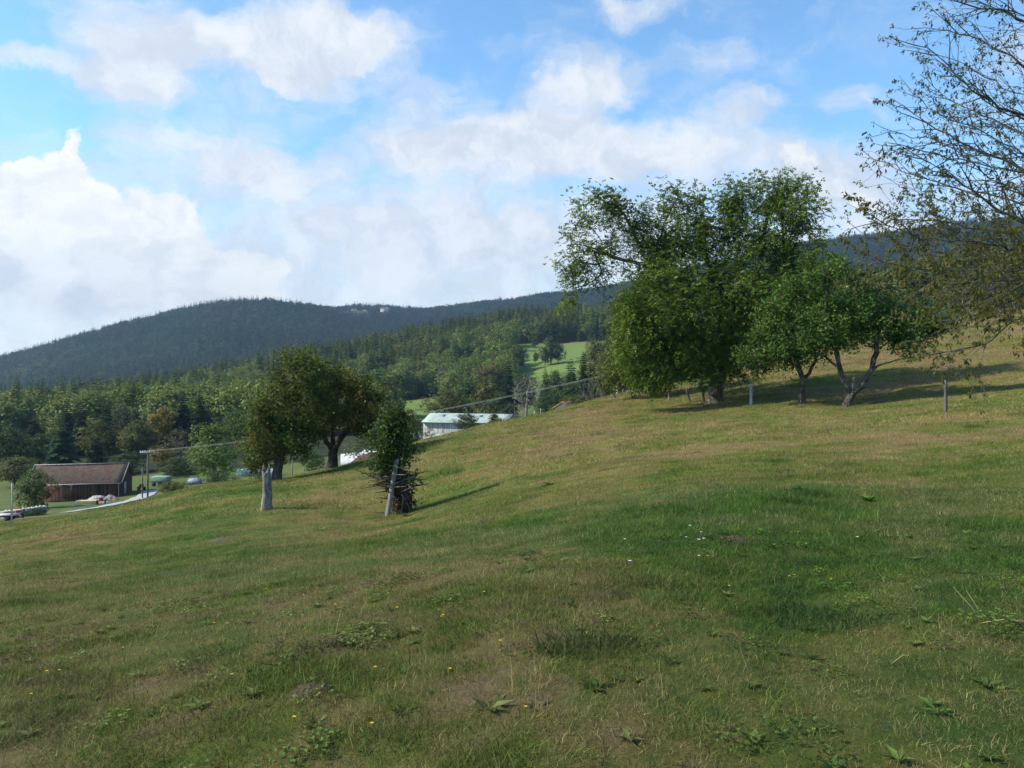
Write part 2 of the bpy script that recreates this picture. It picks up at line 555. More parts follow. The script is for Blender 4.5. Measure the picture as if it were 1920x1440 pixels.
# ------------------------------------------------------------------ ground sheet
def smooth01(x, a, b):
    t = np.clip((x - a) / (b - a), 0, 1)
    return t * t * (3 - 2 * t)


def hay_mask(X, Y):
    """the two mown hay meadows of the valley"""
    px = X / np.maximum(Y, 1) * F_PX + 960
    n = (fbm(X * .03, Y * .03, 21) - .5) * 30
    a = (Y > 295) & (Y < 425) & (px + n * .4 > 690) & (px + n * .4 < 830)
    b = (Y > 425 + n) & (Y < 608 + n * .6) & (px > 965 + (Y - 425) * -.02 + n * .3) & (px < 1300)
    return np.where(Y > 100, (a | b).astype(float), 0)


def wood_mask(X, Y):
    px = X / np.maximum(Y, 1) * F_PX + 960
    n = (fbm(X * .02, Y * .02, 22) - .5) * 40
    left = (px < 745) & (Y > 168 + n * .3)
    mid = (px >= 680) & (px < 1160) & (Y > np.where(px > 955, 612, 408 + n * .5))
    right = (px >= 1100) & (Y > 240 + n)
    nearr = (px >= 1500) & (Y > 165 + n)
    m = (left | mid | right | nearr) & (Y > 120)
    clear = (np.abs(X - W3(672, 590, 2330)[0] + (fbm(X * .02, Y * .02, 23) - .5) * 60) < 52) & (Y > 2090) & (Y < 2345)
    clear |= (np.abs(X - W3(722, 590, 2330)[0]) < 26) & (Y > 2150) & (Y < 2350)
    return np.where((hay_mask(X, Y) > .5) | clear, 0, m.astype(float))


th = np.concatenate([np.linspace(-math.pi, -.80, 46)[:-1], np.linspace(-.80, .80, 560), np.linspace(.80, math.pi, 46)[1:]])
rr = np.concatenate([[0.02], np.geomspace(.5, 3300, 330)])
TH, RR = np.meshgrid(th, rr)
lim = np.where(np.abs(TH) > .95, 420.0, 3300.0)
ok_r = np.minimum(RR, lim * (0.9 + .1 * RR / 3300))
GX, GY = ok_r * np.sin(TH), ok_r * np.cos(TH)
GZ = heights(GX.ravel(), GY.ravel()).reshape(GX.shape)
nr, nth = GX.shape
ii, jj = np.meshgrid(np.arange(nr - 1), np.arange(nth - 1), indexing='ij')
gq = np.stack([ii * nth + jj, ii * nth + jj + 1, (ii + 1) * nth + jj + 1, (ii + 1) * nth + jj], -1).reshape(-1, 4)
fx, fy = GX.ravel(), GY.ravel()
hay, wood = hay_mask(fx, fy), wood_mask(fx, fy)
valley = smooth01(fy, 78, 105) * np.where(fx / np.maximum(fy, 1) < .35, 1, 0)
soil = ((np.hypot((fx - 0.7) / 1.0, (fy - 8.4) / .5) < 0) | False).astype(float)
soil = np.maximum(soil, smooth01(fbm(fx * .35, fy * .35, 31), .60, .66) * smooth01(fx / np.maximum(fy, 1), .45, .5) * smooth01(fy, 70, 74) * (fy < 95) * .8)
soil = np.maximum(soil, (fy > 608) * (fy < 628) * (hay_mask(fx, fy - 14) > .5) * .7)
soil = np.maximum(soil, (fy > 424) * (fy < 438) * (hay_mask(fx, fy - 11) > .5) * (fx / np.maximum(fy, 1) * F_PX + 960 < 840) * .6)
ground_m = make_ground_mat()
ground = link('ground', make_mesh('ground', np.stack([fx, fy, GZ.ravel()], 1), [gq], ground_m,
                                  {'hay': hay, 'wood': wood, 'valley': valley, 'soil': soil}, smooth=True))
tag(ground, kind='structure', label='grassy hillside pasture falling to a wooded valley', cat='ground')


# ------------------------------------------------------------------ tree growth
def rand_unit(n):
    return norm(rng.normal(size=(n, 3)))


class Skeleton:
    def __init__(self):
        self.p, self.par, self.rmin, self.load, self.path = [], [], [], [], []

    def node(self, p, par, rmin=0.0):
        self.p.append(np.asarray(p, float)); self.par.append(par); self.rmin.append(rmin); self.load.append(0.0)
        self.path.append(0.0 if par < 0 else self.path[par] + float(np.linalg.norm(self.p[-1] - self.p[par])))
        return len(self.p) - 1

    def limb(self, par, pts, r0, r1, step=.35, wob=.04):
        """a limb through pts (hand placed), rounded and a little crooked"""
        pts = [np.asarray(q, float) for q in pts]
        if par >= 0: pts = [self.p[par]] + pts
        P = np.array(pts)
        seg = np.linalg.norm(np.diff(P, axis=0), axis=1)
        s = np.concatenate([[0], np.cumsum(seg)])
        k = max(2, int(s[-1] / step) + 1)
        tt = np.linspace(0, s[-1], k)
        Q = np.stack([np.interp(tt, s, P[:, i]) for i in range(3)], 1)
        for _ in range(2):
            Q[1:-1] = Q[1:-1] * .5 + (Q[:-2] + Q[2:]) * .25
        Q[1:-1] += rng.normal(size=Q[1:-1].shape) * wob
        idx = par
        for i in range(0 if par < 0 else 1, k):
            idx = self.node(Q[i], idx, r0 + (r1 - r0) * (i / (k - 1)) ** .8)
        return idx

    def near(self, p):
        P = np.array(self.p)
        return int(np.argmin(np.linalg.norm(P - np.asarray(p), axis=1)))

    def grow(self, targets, step=.35, wpath=.22, up=.12, first=0):
        tg = np.asarray(targets)
        root = np.array(self.p)
        d = np.array([np.linalg.norm(root - q, axis=1).min() for q in tg])
        out = []
        cap = len(self.p) + len(tg) * 14 + 10
        P = np.zeros((cap, 3)); PA = np.zeros(cap); n = len(self.p)
        P[:n] = root; PA[:n] = self.path
        for i in np.argsort(d):
            q = tg[i]
            dist = np.linalg.norm(P[first:n] - q, axis=1)
            # prefer parents lower and nearer the trunk than the target
            cost = dist + wpath * PA[first:n] * .35 + .25 * np.maximum(0, P[first:n, 2] - q[2])
            par = first + int(np.argmin(cost))
            L = np.linalg.norm(P[par] - q)
            k = min(12, max(1, int(round(L / step))))
            a = P[par]
            side = rng.normal(size=3) * L * .07
            idx = par
            for j in range(1, k + 1):
                t = j / k
                b = a + (q - a) * t + side * math.sin(t * math.pi) + np.array([0, 0, -up * L * math.sin(t * math.pi) * .5])
                idx = self.node(b, idx, 0)
                P[n] = b; PA[n] = self.path[idx]; n += 1
            self.load[idx] += 1
            out.append((i, idx))
        return out

    def radii(self, tip=.012, power=.46):
        n = len(self.p)
        load = np.array(self.load)
        for i in range(n - 1, 0, -1):
            if self.par[i] >= 0: load[self.par[i]] += load[i]
        r = tip * np.maximum(load, 1) ** power
        return np.maximum(r, np.array(self.rmin))

    def mesh(self, r, sides=(3, 5, 9), flare=0.0, rough=.06):
        V, Q, base = [], [], 0
        n = len(self.p)
        P = np.array(self.p)
        kids = [[] for _ in range(n)]
        for i in range(n):
            if self.par[i] >= 0: kids[self.par[i]].append(i)
        done = np.zeros(n, bool)
        starts = [i for i in range(n) if self.par[i] < 0]
        # chains: follow the thickest child
        stack = [(-1, s) for s in starts]
        while stack:
            par, s = stack.pop()
            chain = [s]
            while kids[chain[-1]]:
                ks = sorted(kids[chain[-1]], key=lambda j: -r[j])
                for o in ks[1:]: stack.append((chain[-1], o))
                chain.append(ks[0])
            pts = [P[c] for c in chain]; rad = [r[c] for c in chain]
            if par >= 0:
                pts = [P[par]] + pts; rad = [min(r[par], rad[0] * 1.25)] + rad
            if len(pts) < 2: continue
            pts = np.array(pts); rad = np.array(rad)
            if par < 0 and flare:
                h = pts[:, 2] - pts[0, 2]
                rad = rad * (1 + flare * np.exp(-h / .35))
            k = sides[2] if rad.max() > .09 else sides[1] if rad.max() > .03 else sides[0]
            d = norm(np.gradient(pts, axis=0))
            ref = np.array([.31, .2, .93]) if abs(d[0][2]) < .85 else np.array([.9, .3, .1])
            s_ = norm(np.cross(d, ref)); u_ = np.cross(s_, d)
            ang = np.arange(k) * 2 * math.pi / k
            rr_ = rad[:, None] * (1 + (rng.random((len(pts), k)) - .5) * 2 * rough)
            ring = pts[:, None] + (np.cos(ang) * rr_)[..., None] * s_[:, None] + (np.sin(ang) * rr_)[..., None] * u_[:, None]
            V.append(ring.reshape(-1, 3))
            m = len(pts)
            a, b = np.meshgrid(np.arange(m - 1), np.arange(k), indexing='ij')
            Q.append((base + np.stack([a * k + b, a * k + (b + 1) % k, (a + 1) * k + (b + 1) % k, (a + 1) * k + b], -1)).reshape(-1, 4))
            base += m * k
        return np.concatenate(V), np.concatenate(Q)


def leaf_diamonds(P, A, N, L, Wd, rnd):
    A, N = norm(A), norm(N)
    S = norm(np.cross(A, N)); Nn = np.cross(S, A)
    L = np.asarray(L)[:, None]; Wd = np.asarray(Wd)[:, None]
    V = np.stack([P, P + A * L * .48 + S * Wd * .5 + Nn * Wd * .12, P + A * L, P + A * L * .48 - S * Wd * .5 + Nn * Wd * .12], 1)
    n = len(P)
    return V.reshape(-1, 3), np.arange(n * 4).reshape(-1, 4), np.repeat(rnd, 4)


def leaf_folded(P, A, N, L, Wd, rnd):
    """a folded, pointed leaf blade of two halves"""
    A, N = norm(A), norm(N)
    S = norm(np.cross(A, N)); Nn = np.cross(S, A)
    L = np.asarray(L)[:, None]; Wd = np.asarray(Wd)[:, None]
    rib = P + A * L * .5 - Nn * L * .03
    tip = P + A * L - Nn * L * .14
    V = np.stack([P, rib, tip, P + A * L * .42 + S * Wd * .5 + Nn * Wd * .2, P + A * L * .42 - S * Wd * .5 + Nn * Wd * .2], 1)
    n = len(P)
    b = np.arange(n)[:, None] * 5
    q = np.concatenate([b + np.array([0, 3, 2, 1]), b + np.array([0, 1, 2, 4])])
    return V.reshape(-1, 3), q, np.repeat(rnd, 5)


def cat_leaves(parts):
    V, Q, R, n = [], [], [], 0
    for v, q, r in parts:
        V.append(v); Q.append(q + n); R.append(r); n += len(v)
    return np.concatenate(V), np.concatenate(Q), np.concatenate(R)


def lobe_points(lobes, D, dens=1.0, shell=.45):
    """lobes: (px, py, rx, ry, depth offset, depth radius, count) -> cluster points"""
    out, ids = [], []
    for k, (px, py, rx, ry, dz, rz, cnt) in enumerate(lobes):
        c = W3(px, py, D + dz)
        s = (D + dz) / F_PX
        n = int(cnt * dens)
        u = rand_unit(n)
        rad = (shell + (1 - shell) * rng.random(n)) ** .6
        p = u * rad[:, None] * np.array([rx * s, rz, ry * s]) + c
        out.append(p); ids += [k] * n
    return np.concatenate(out), np.array(ids)


def pinnate(P, A, R, leaflets=7, L=.36, lw=.07, ll=.15):
    """compound walnut leaves: drooping stalk with leaflets in pairs"""
    n = len(P)
    A = norm(A)
    S = norm(np.cross(A, rand_unit(n) * .35 + np.array([0, 0, 1.0])))
    size = .75 + .5 * rng.random(n)
    parts = []
    for k in range(leaflets):
        if k == leaflets - 1:
            t, sg = 1.0, 0
        else:
            t, sg = .35 + .2 * (k // 2), (1 if k % 2 else -1)
        droop = np.array([0, 0, -1.0]) * (t * t * .35)
        p = P + (A * t + droop) * (L * size)[:, None]
        a = A * (.75 if sg else 1) + S * sg * .8 + droop * 1.3 + rng.normal(size=(n, 3)) * .18
        nn = np.cross(A, S) * 1.0 + rng.normal(size=(n, 3)) * .45
        parts.append(leaf_diamonds(p, a, nn, ll * size * (.8 + .4 * rng.random(n)), lw * size, np.clip(R + rng.normal(size=n) * .06, 0, 1)))
    return cat_leaves(parts)


def plant_tree(name, label, cat, D, base_px, base_py, limbs, lobes, leaf, bark, leafm, group=None, tip=.012, power=.46, dens=1.0,
               shell=.45, flare=.5, wpath=.22, up=.1, step=.35, crown_label=None, shoots=.25, shoot_len=.8):
    """limbs: list of (key, parent key or None, [(px, py, ddepth)...], r0, r1)"""
    bx, by, bz = at(base_px, D)
    root = empty(name, (bx, by, bz), label, cat, group)
    shift = np.array([0, 0, bz - W3(base_px, base_py, D)[2]])          # keep the trunk foot on the ground
    sk = Skeleton(); keys = {}
    for (key, par, pts, r0, r1) in limbs:
        q = [W3(px, py, D + dd) + shift for (px, py, dd) in pts]
        if par is None:
            q = [np.array([q[0][0], q[0][1], q[0][2] - .25])] + q
            keys[key] = sk.limb(-1, q, r0, r1)
        else:
            keys[key] = sk.limb(sk.near(q[0]) if par == '*' else keys[par], q[1:] if par == '*' else q, r0, r1)
    pts, ids = lobe_points(lobes, D, dens, shell)
    pts = pts + shift
    # long shoots of the year stand out of the crown
    cen = pts.mean(0)
    k = max(6, int(len(pts) * shoots))
    sel = rng.choice(len(pts), k, replace=False)
    out = pts[sel] - cen
    far = np.argsort(-np.linalg.norm(out / (np.abs(out).max(0) + .1), axis=1))[:k // 2 + 1]
    ext = pts[sel][far] + norm(out[far] + np.array([0, 0, 1.0])) * (.25 + .75 * rng.random((len(far), 1))) * shoot_len
    pts = np.concatenate([pts, ext]); ids = np.concatenate([ids, ids[sel][far]])
    first = min(3, len(sk.p) - 1)
    fin = sk.grow(pts, step=step, wpath=wpath, up=up, first=first)
    r = sk.radii(tip, power)
    V, Q = sk.mesh(r, flare=flare)
    o = np.array([bx, by, bz])
    link('trunk', make_mesh('trunk', V - o, [Q], bark, smooth=True), root)
    cp_ = np.array([sk.p[i] for _, i in fin]); pp = np.array([sk.p[sk.par[i]] for _, i in fin])
    order = np.array([i for i, _ in fin])
    lv = leaf(cp_, norm(cp_ - pp), ids[order])
    c = link('crown', make_mesh('crown', lv[0] - o, [lv[1]], leafm, {'rnd': lv[2]}), root)
    if crown_label: c['label'] = crown_label
    return root


def leaves_simple(k, L, Wd, spread, hang=.3, back=.5, cvar=.22, tone=None, fn=leaf_diamonds):
    def f(P, A, ids):
        n = len(P)
        tn = .5 + rng.normal(size=n) * cvar
        if tone is not None: tn = tn + np.array([tone.get(i, 0) for i in ids])
        p = np.repeat(P, k, 0); a = np.repeat(A, k, 0)
        m = len(p)
        p = p - a * (rng.random(m) * back)[:, None] + rng.normal(size=(m, 3)) * spread
        ax = a * .5 + rand_unit(m) * .9 + np.array([0, 0, -hang])
        nn = rand_unit(m) * .8 + np.array([0, 0, .75])
        s = .7 + .6 * rng.random(m)
        return fn(p, ax, nn, L * s, Wd * s, np.clip(np.repeat(tn, k) + rng.normal(size=m) * .09, 0, 1))
    return f


def leaves_walnut(k, spread, cvar=.2, tone=None, L=.36):
    def f(P, A, ids):
        n = len(P)
        tn = .5 + rng.normal(size=n) * cvar
        if tone is not None: tn = tn + np.array([tone.get(i, 0) for i in ids])
        p = np.repeat(P, k, 0); a = np.repeat(A, k, 0); m = len(p)
        p = p - a * (rng.random(m) * .4)[:, None] + rng.normal(size=(m, 3)) * spread
        ax = a * .7 + rand_unit(m) * .85 + np.array([0, 0, .05])
        return pinnate(p, ax, np.clip(np.repeat(tn, k) + rng.normal(size=m) * .1, 0, 1), L=L)
    return f
# ------------------------------------------------------------------ bark and leaf colours
bark_grey = bark_mat('grey_bark', (.036, .030, .025), (.12, .105, .088))
bark_lichen = bark_mat('lichen_bark', (.028, .022, .017), (.085, .070, .055), lichen=(.17, .17, .15))
bark_dark = bark_mat('dark_bark', (.028, .022, .018), (.085, .068, .055))
bark_twig = bark_mat('cherry_bark', (.060, .050, .047), (.16, .14, .13), lichen=(.22, .23, .19), scale=30)
bark_dead = bark_mat('dead_bark', (.10, .085, .075), (.22, .19, .17))
bark_silver = bark_mat('bleached_wood', (.10, .085, .070), (.30, .27, .23), scale=12)
leaf_walnut = leaf_mat('walnut_leaves', [(0.024, 0.051, 0.010), (0.054, 0.110, 0.016), (0.102, 0.166, 0.022), (0.177, 0.220, 0.032)])
leaf_olive = leaf_mat('olive_leaves', [(0.026, 0.041, 0.011), (0.054, 0.082, 0.017), (0.090, 0.113, 0.024), (0.138, 0.138, 0.036)])
leaf_fruit = leaf_mat('fruit_leaves', [(0.018, 0.045, 0.011), (0.037, 0.092, 0.018), (0.069, 0.138, 0.025), (0.119, 0.175, 0.035)])
leaf_apple = leaf_mat('apple_leaves', [(.016, .034, .008), (.034, .068, .013), (.060, .102, .020), (.100, .132, .029), (.175, .120, .036)])
leaf_rust = leaf_mat('rusty_apple_leaves', [(.034, .030, .012), (.062, .058, .016), (.10, .075, .022), (.155, .090, .028), (.21, .12, .035)])
leaf_ivy = leaf_mat('young_leaves', [(.014, .036, .012), (.026, .062, .018), (.046, .088, .024), (.080, .120, .030)])
leaf_dead = leaf_mat('dead_leaves', [(.035, .022, .014), (.062, .038, .020), (.098, .058, .028), (.14, .090, .050)], transl=.15)
leaf_cherry = leaf_mat('cherry_leaves', [(.028, .038, .014), (.054, .064, .016), (.090, .094, .020), (.140, .124, .026), (.205, .155, .036)], transl=.42)

# ------------------------------------------------------------------ orchard trees on the slope
plant_tree('walnut_tree', 'big spreading walnut tree with the thick hollow trunk beside the white fence post', 'tree', 50, 1340, 757,
    [('t', None, [(1340, 757, 0), (1343, 730, 0), (1350, 700, 0)], .46, .36),
     ('l', 't', [(1310, 640, 0), (1270, 560, -.5), (1215, 500, -.5)], .17, .11), ('l2', 'l', [(1180, 494, -.4), (1150, 485, 0), (1112, 468, .2)], .09, .03),
     ('l3', 'l2', [(1130, 520, 0), (1100, 535, .3)], .05, .025), ('l4', 'l', [(1190, 440, 0), (1160, 390, 0), (1120, 375, 0)], .11, .03),
     ('l5', 'l', [(1240, 440, .6), (1262, 385, .8)], .10, .03),
     ('m', 't', [(1350, 620, .5), (1335, 520, 1), (1305, 420, 1)], .19, .05), ('r', 't', [(1385, 620, 0), (1420, 520, .4), (1440, 400, .5), (1462, 362, .5)], .20, .04),
     ('r2', 'r', [(1470, 470, -.5), (1500, 410, -.8)], .12, .03), ('r3', 't', [(1420, 640, -1.5), (1490, 570, -2)], .13, .04),
     ('f', 't', [(1340, 650, -1.8), (1300, 600, -3), (1250, 590, -3.6)], .18, .05), ('b', 't', [(1370, 640, 2), (1400, 560, 3.5)], .18, .05), ('m2', 'm', [(1370, 440, .5), (1380, 360, 0)], .12, .03)],
    [(1125, 385, 52, 30, 0, 1.6, 24), (1172, 402, 45, 34, 0, 1.6, 20), (1085, 425, 32, 30, 0, 1.2, 12), (1070, 495, 34, 24, .2, 1.3, 15), (1120, 470, 55, 26, 0, 1.5, 20),
     (1105, 520, 48, 26, .2, 1.4, 18), (1160, 510, 40, 24, 0, 1.4, 10), (1075, 562, 22, 22, 0, .8, 6), (1190, 452, 45, 35, 0, 1.8, 26),
     (1262, 385, 22, 30, .8, 1.1, 16), (1300, 398, 28, 30, 1, 1.3, 22), (1240, 440, 55, 45, .5, 2.2, 52),
     (1378, 372, 36, 38, 0, 1.5, 34), (1440, 368, 36, 34, .5, 1.5, 30), (1475, 352, 34, 22, .5, 1.2, 18), (1500, 405, 34, 48, -.8, 1.8, 34), (1345, 425, 50, 45, .5, 2.2, 48), (1430, 430, 80, 50, 0, 2.6, 84),
     (1240, 512, 55, 44, -.5, 2.2, 52), (1190, 588, 42, 36, -2, 1.8, 34), (1290, 445, 60, 46, .8, 2.4, 46), (1290, 500, 90, 62, .5, 3.4, 120), (1400, 500, 95, 75, .5, 3.6, 130), (1500, 485, 48, 62, -.8, 2.6, 66),
     (1235, 575, 82, 70, -3, 2.4, 110), (1330, 590, 100, 85, -1.5, 3.6, 150), (1430, 585, 90, 80, -1, 3.4, 110), (1195, 640, 52, 62, -3, 1.8, 66), (1225, 695, 55, 40, -3, 1.6, 50),
     (1290, 665, 75, 46, -3, 2, 74), (1385, 660, 70, 46, -2.4, 2, 70), (1500, 565, 55, 60, -1.5, 2.2, 50), (1330, 700, 60, 18, -3.4, 1, 18), (1330, 620, 120, 80, 3.5, 2, 110), (1420, 530, 90, 90, 4, 2, 80)],
    leaves_walnut(13, .30, tone={0: .08, 12: .12, 13: .14, 14: .16, 15: .05, 9: .12, 10: .10}), bark_grey, leaf_walnut, shell=.35, tip=.012, flare=.55, dens=1.2)

plant_tree('hazel_tree', 'dull olive tree with a slim pale trunk, left of the big walnut and behind it', 'tree', 58, 1224, 746,
    [('t', None, [(1224, 746, 0), (1222, 720, 0), (1215, 690, 0)], .22, .16), ('a', 't', [(1195, 640, 0), (1180, 590, 0)], .10, .03), ('b', 't', [(1240, 640, 0), (1240, 590, 0)], .10, .03), ('c', 't', [(1180, 690, -1), (1160, 670, -1)], .07, .02)],
    [(1180, 640, 45, 55, 0, 2, 90), (1165, 695, 34, 30, 0, 1.6, 40), (1205, 590, 50, 50, 0, 2, 70), (1240, 660, 50, 60, 0, 2, 70), (1205, 715, 35, 22, -1, 1.4, 34), (1155, 615, 18, 40, 0, 1, 22)],
    leaves_simple(40, .19, .11, .27), bark_grey, leaf_olive, tip=.012)

plant_tree('plum_tree', 'small leafy tree with a white lichen covered trunk and one bare sawn side limb', 'tree', 44, 1503, 757,
    [('t', None, [(1503, 757, 0), (1506, 735, 0), (1506, 712, 0)], .20, .15), ('l', 't', [(1498, 685, 0), (1480, 650, 0), (1460, 610, 0)], .13, .04), ('r', 't', [(1522, 695, -.2), (1530, 678, -.3)], .10, .08), ('r2', 'r', [(1525, 660, -.3), (1523, 650, -.3)], .05, .03), ('r3', 'r', [(1534, 664, -.4)], .05, .03),
     ('m', 'l', [(1510, 610, .5), (1520, 560, .6)], .08, .03), ('k', 'l', [(1440, 665, -.4), (1405, 690, -.6)], .05, .015)],
    [(1490, 605, 62, 52, 0, 2, 80), (1450, 640, 52, 40, -.2, 1.7, 60), (1530, 560, 45, 55, .5, 1.8, 50), (1478, 560, 45, 42, 0, 1.7, 46), (1440, 590, 30, 40, 0, 1.3, 26), (1475, 665, 40, 22, -.5, 1.2, 30), (1410, 660, 28, 30, -.5, 1, 18)],
    leaves_simple(40, .15, .10, .22, cvar=.26), bark_lichen, leaf_fruit, tip=.010, flare=.4)

plant_tree('pear_tree', 'forked fruit tree whose two mossy limbs spread in a wide V', 'tree', 42, 1588, 764,
    [('t', None, [(1586, 764, 0), (1590, 752, 0), (1596, 742, 0)], .22, .17), ('l', 't', [(1580, 718, 0), (1574, 690, 0), (1568, 655, 0), (1545, 605, .3)], .13, .05), ('r', 't', [(1618, 724, -.2), (1632, 700, -.3), (1640, 668, -.3), (1646, 635, 0)], .12, .05),
     ('s', '*', [(1632, 700, -.3), (1650, 680, -.6), (1668, 681, -.8), (1690, 670, -1), (1710, 672, -1.1)], .07, .02), ('r2', 'r', [(1680, 625, -.3), (1730, 620, -.5), (1765, 600, -.6)], .08, .025), ('r3', 'r', [(1640, 600, .3), (1620, 560, .6)], .07, .025),
     ('l2', 'l', [(1550, 560, .3), (1548, 510, .4)], .07, .025), ('l3', '*', [(1568, 655, 0), (1590, 630, -.5), (1605, 615, -.6)], .06, .02), ('l4', '*', [(1574, 690, 0), (1555, 675, .2), (1530, 655, .4)], .07, .03)],
    [(1545, 615, 62, 48, .3, 2, 90), (1570, 545, 56, 48, .3, 2, 74), (1602, 590, 48, 42, 0, 1.7, 52), (1660, 622, 56, 30, -.2, 1.7, 60), (1715, 612, 56, 30, -.5, 1.6, 66), (1755, 604, 34, 22, -.6, 1.1, 34), (1640, 575, 48, 34, .4, 1.6, 44), (1548, 505, 36, 30, .4, 1.3, 26),
     (1690, 585, 46, 22, 0, 1.3, 24), (1700, 650, 30, 12, -.5, .9, 10), (1520, 650, 36, 24, .2, 1.2, 28), (1590, 640, 30, 18, -.4, 1, 14)],
    leaves_simple(40, .15, .10, .21, cvar=.26), bark_lichen, leaf_fruit, tip=.010, flare=.4)

plant_tree('apple_tree', 'apple tree with a pale leaning trunk standing behind the grey stump', 'tree', 43, 517, 906,
    [('t', None, [(515, 906, 0), (520, 885, 0), (526, 862, 0)], .28, .20), ('l', 't', [(520, 830, 0), (500, 800, 0)], .12, .05), ('r', 't', [(545, 830, -.2), (560, 780, -.4), (550, 730, 0)], .15, .05), ('k', 't', [(536, 852, -.6), (552, 835, -.8)], .07, .03), ('p', 'r', [(590, 765, .5)], .08, .03), ('w', '*', [(560, 790, -.4), (566, 765, -1.3), (572, 745, -1.5)], .05, .02)],
    [(500, 800, 42, 55, 0, 1.9, 80), (492, 845, 34, 30, 0, 1.4, 40), (520, 760, 45, 52, 0, 1.9, 70), (550, 715, 48, 45, 0, 1.9, 66), (580, 770, 55, 55, .3, 2, 86), (555, 825, 45, 36, -.3, 1.6, 50), (480, 875, 20, 20, 0, .8, 12), (565, 690, 36, 22, 0, 1.4, 24)],
    leaves_simple(38, .145, .10, .21, hang=.4, cvar=.26), bark_grey, leaf_apple, tip=.014)

plant_tree('apple_tree', 'dark apple tree on the crest with forked black trunk and rusty leaves', 'tree', 46, 622, 880,
    [('t', None, [(622, 880, 0), (623, 862, 0), (624, 850, 0)], .32, .26), ('l', 't', [(612, 830, 0), (598, 800, 0), (590, 740, 0)], .17, .05), ('r', 't', [(640, 825, 0), (656, 800, 0), (680, 760, 0)], .16, .05), ('m', 't', [(624, 815, .3), (630, 770, .5), (630, 710, .5)], .12, .04)],
    [(600, 715, 56, 42, .2, 2, 76), (570, 690, 40, 22, 0, 1.5, 26), (640, 752, 52, 48, .2, 2, 84), (682, 765, 40, 46, 0, 1.7, 60), (694, 800, 28, 28, -.2, 1.4, 34), (652, 782, 44, 22, -.5, 1.6, 40), (585, 785, 40, 34, -.3, 1.8, 54), (690, 728, 30, 26, 0, 1.2, 22), (575, 690, 20, 16, 0, .8, 8), (650, 712, 45, 22, 0, 1.5, 26)],
    leaves_simple(38, .145, .10, .21, hang=.4, cvar=.26, tone={2: .12, 3: .3, 4: .34, 5: .15, 0: -.15, 1: -.1, 7: .1}), bark_dark, leaf_rust if False else leaf_apple, tip=.014)

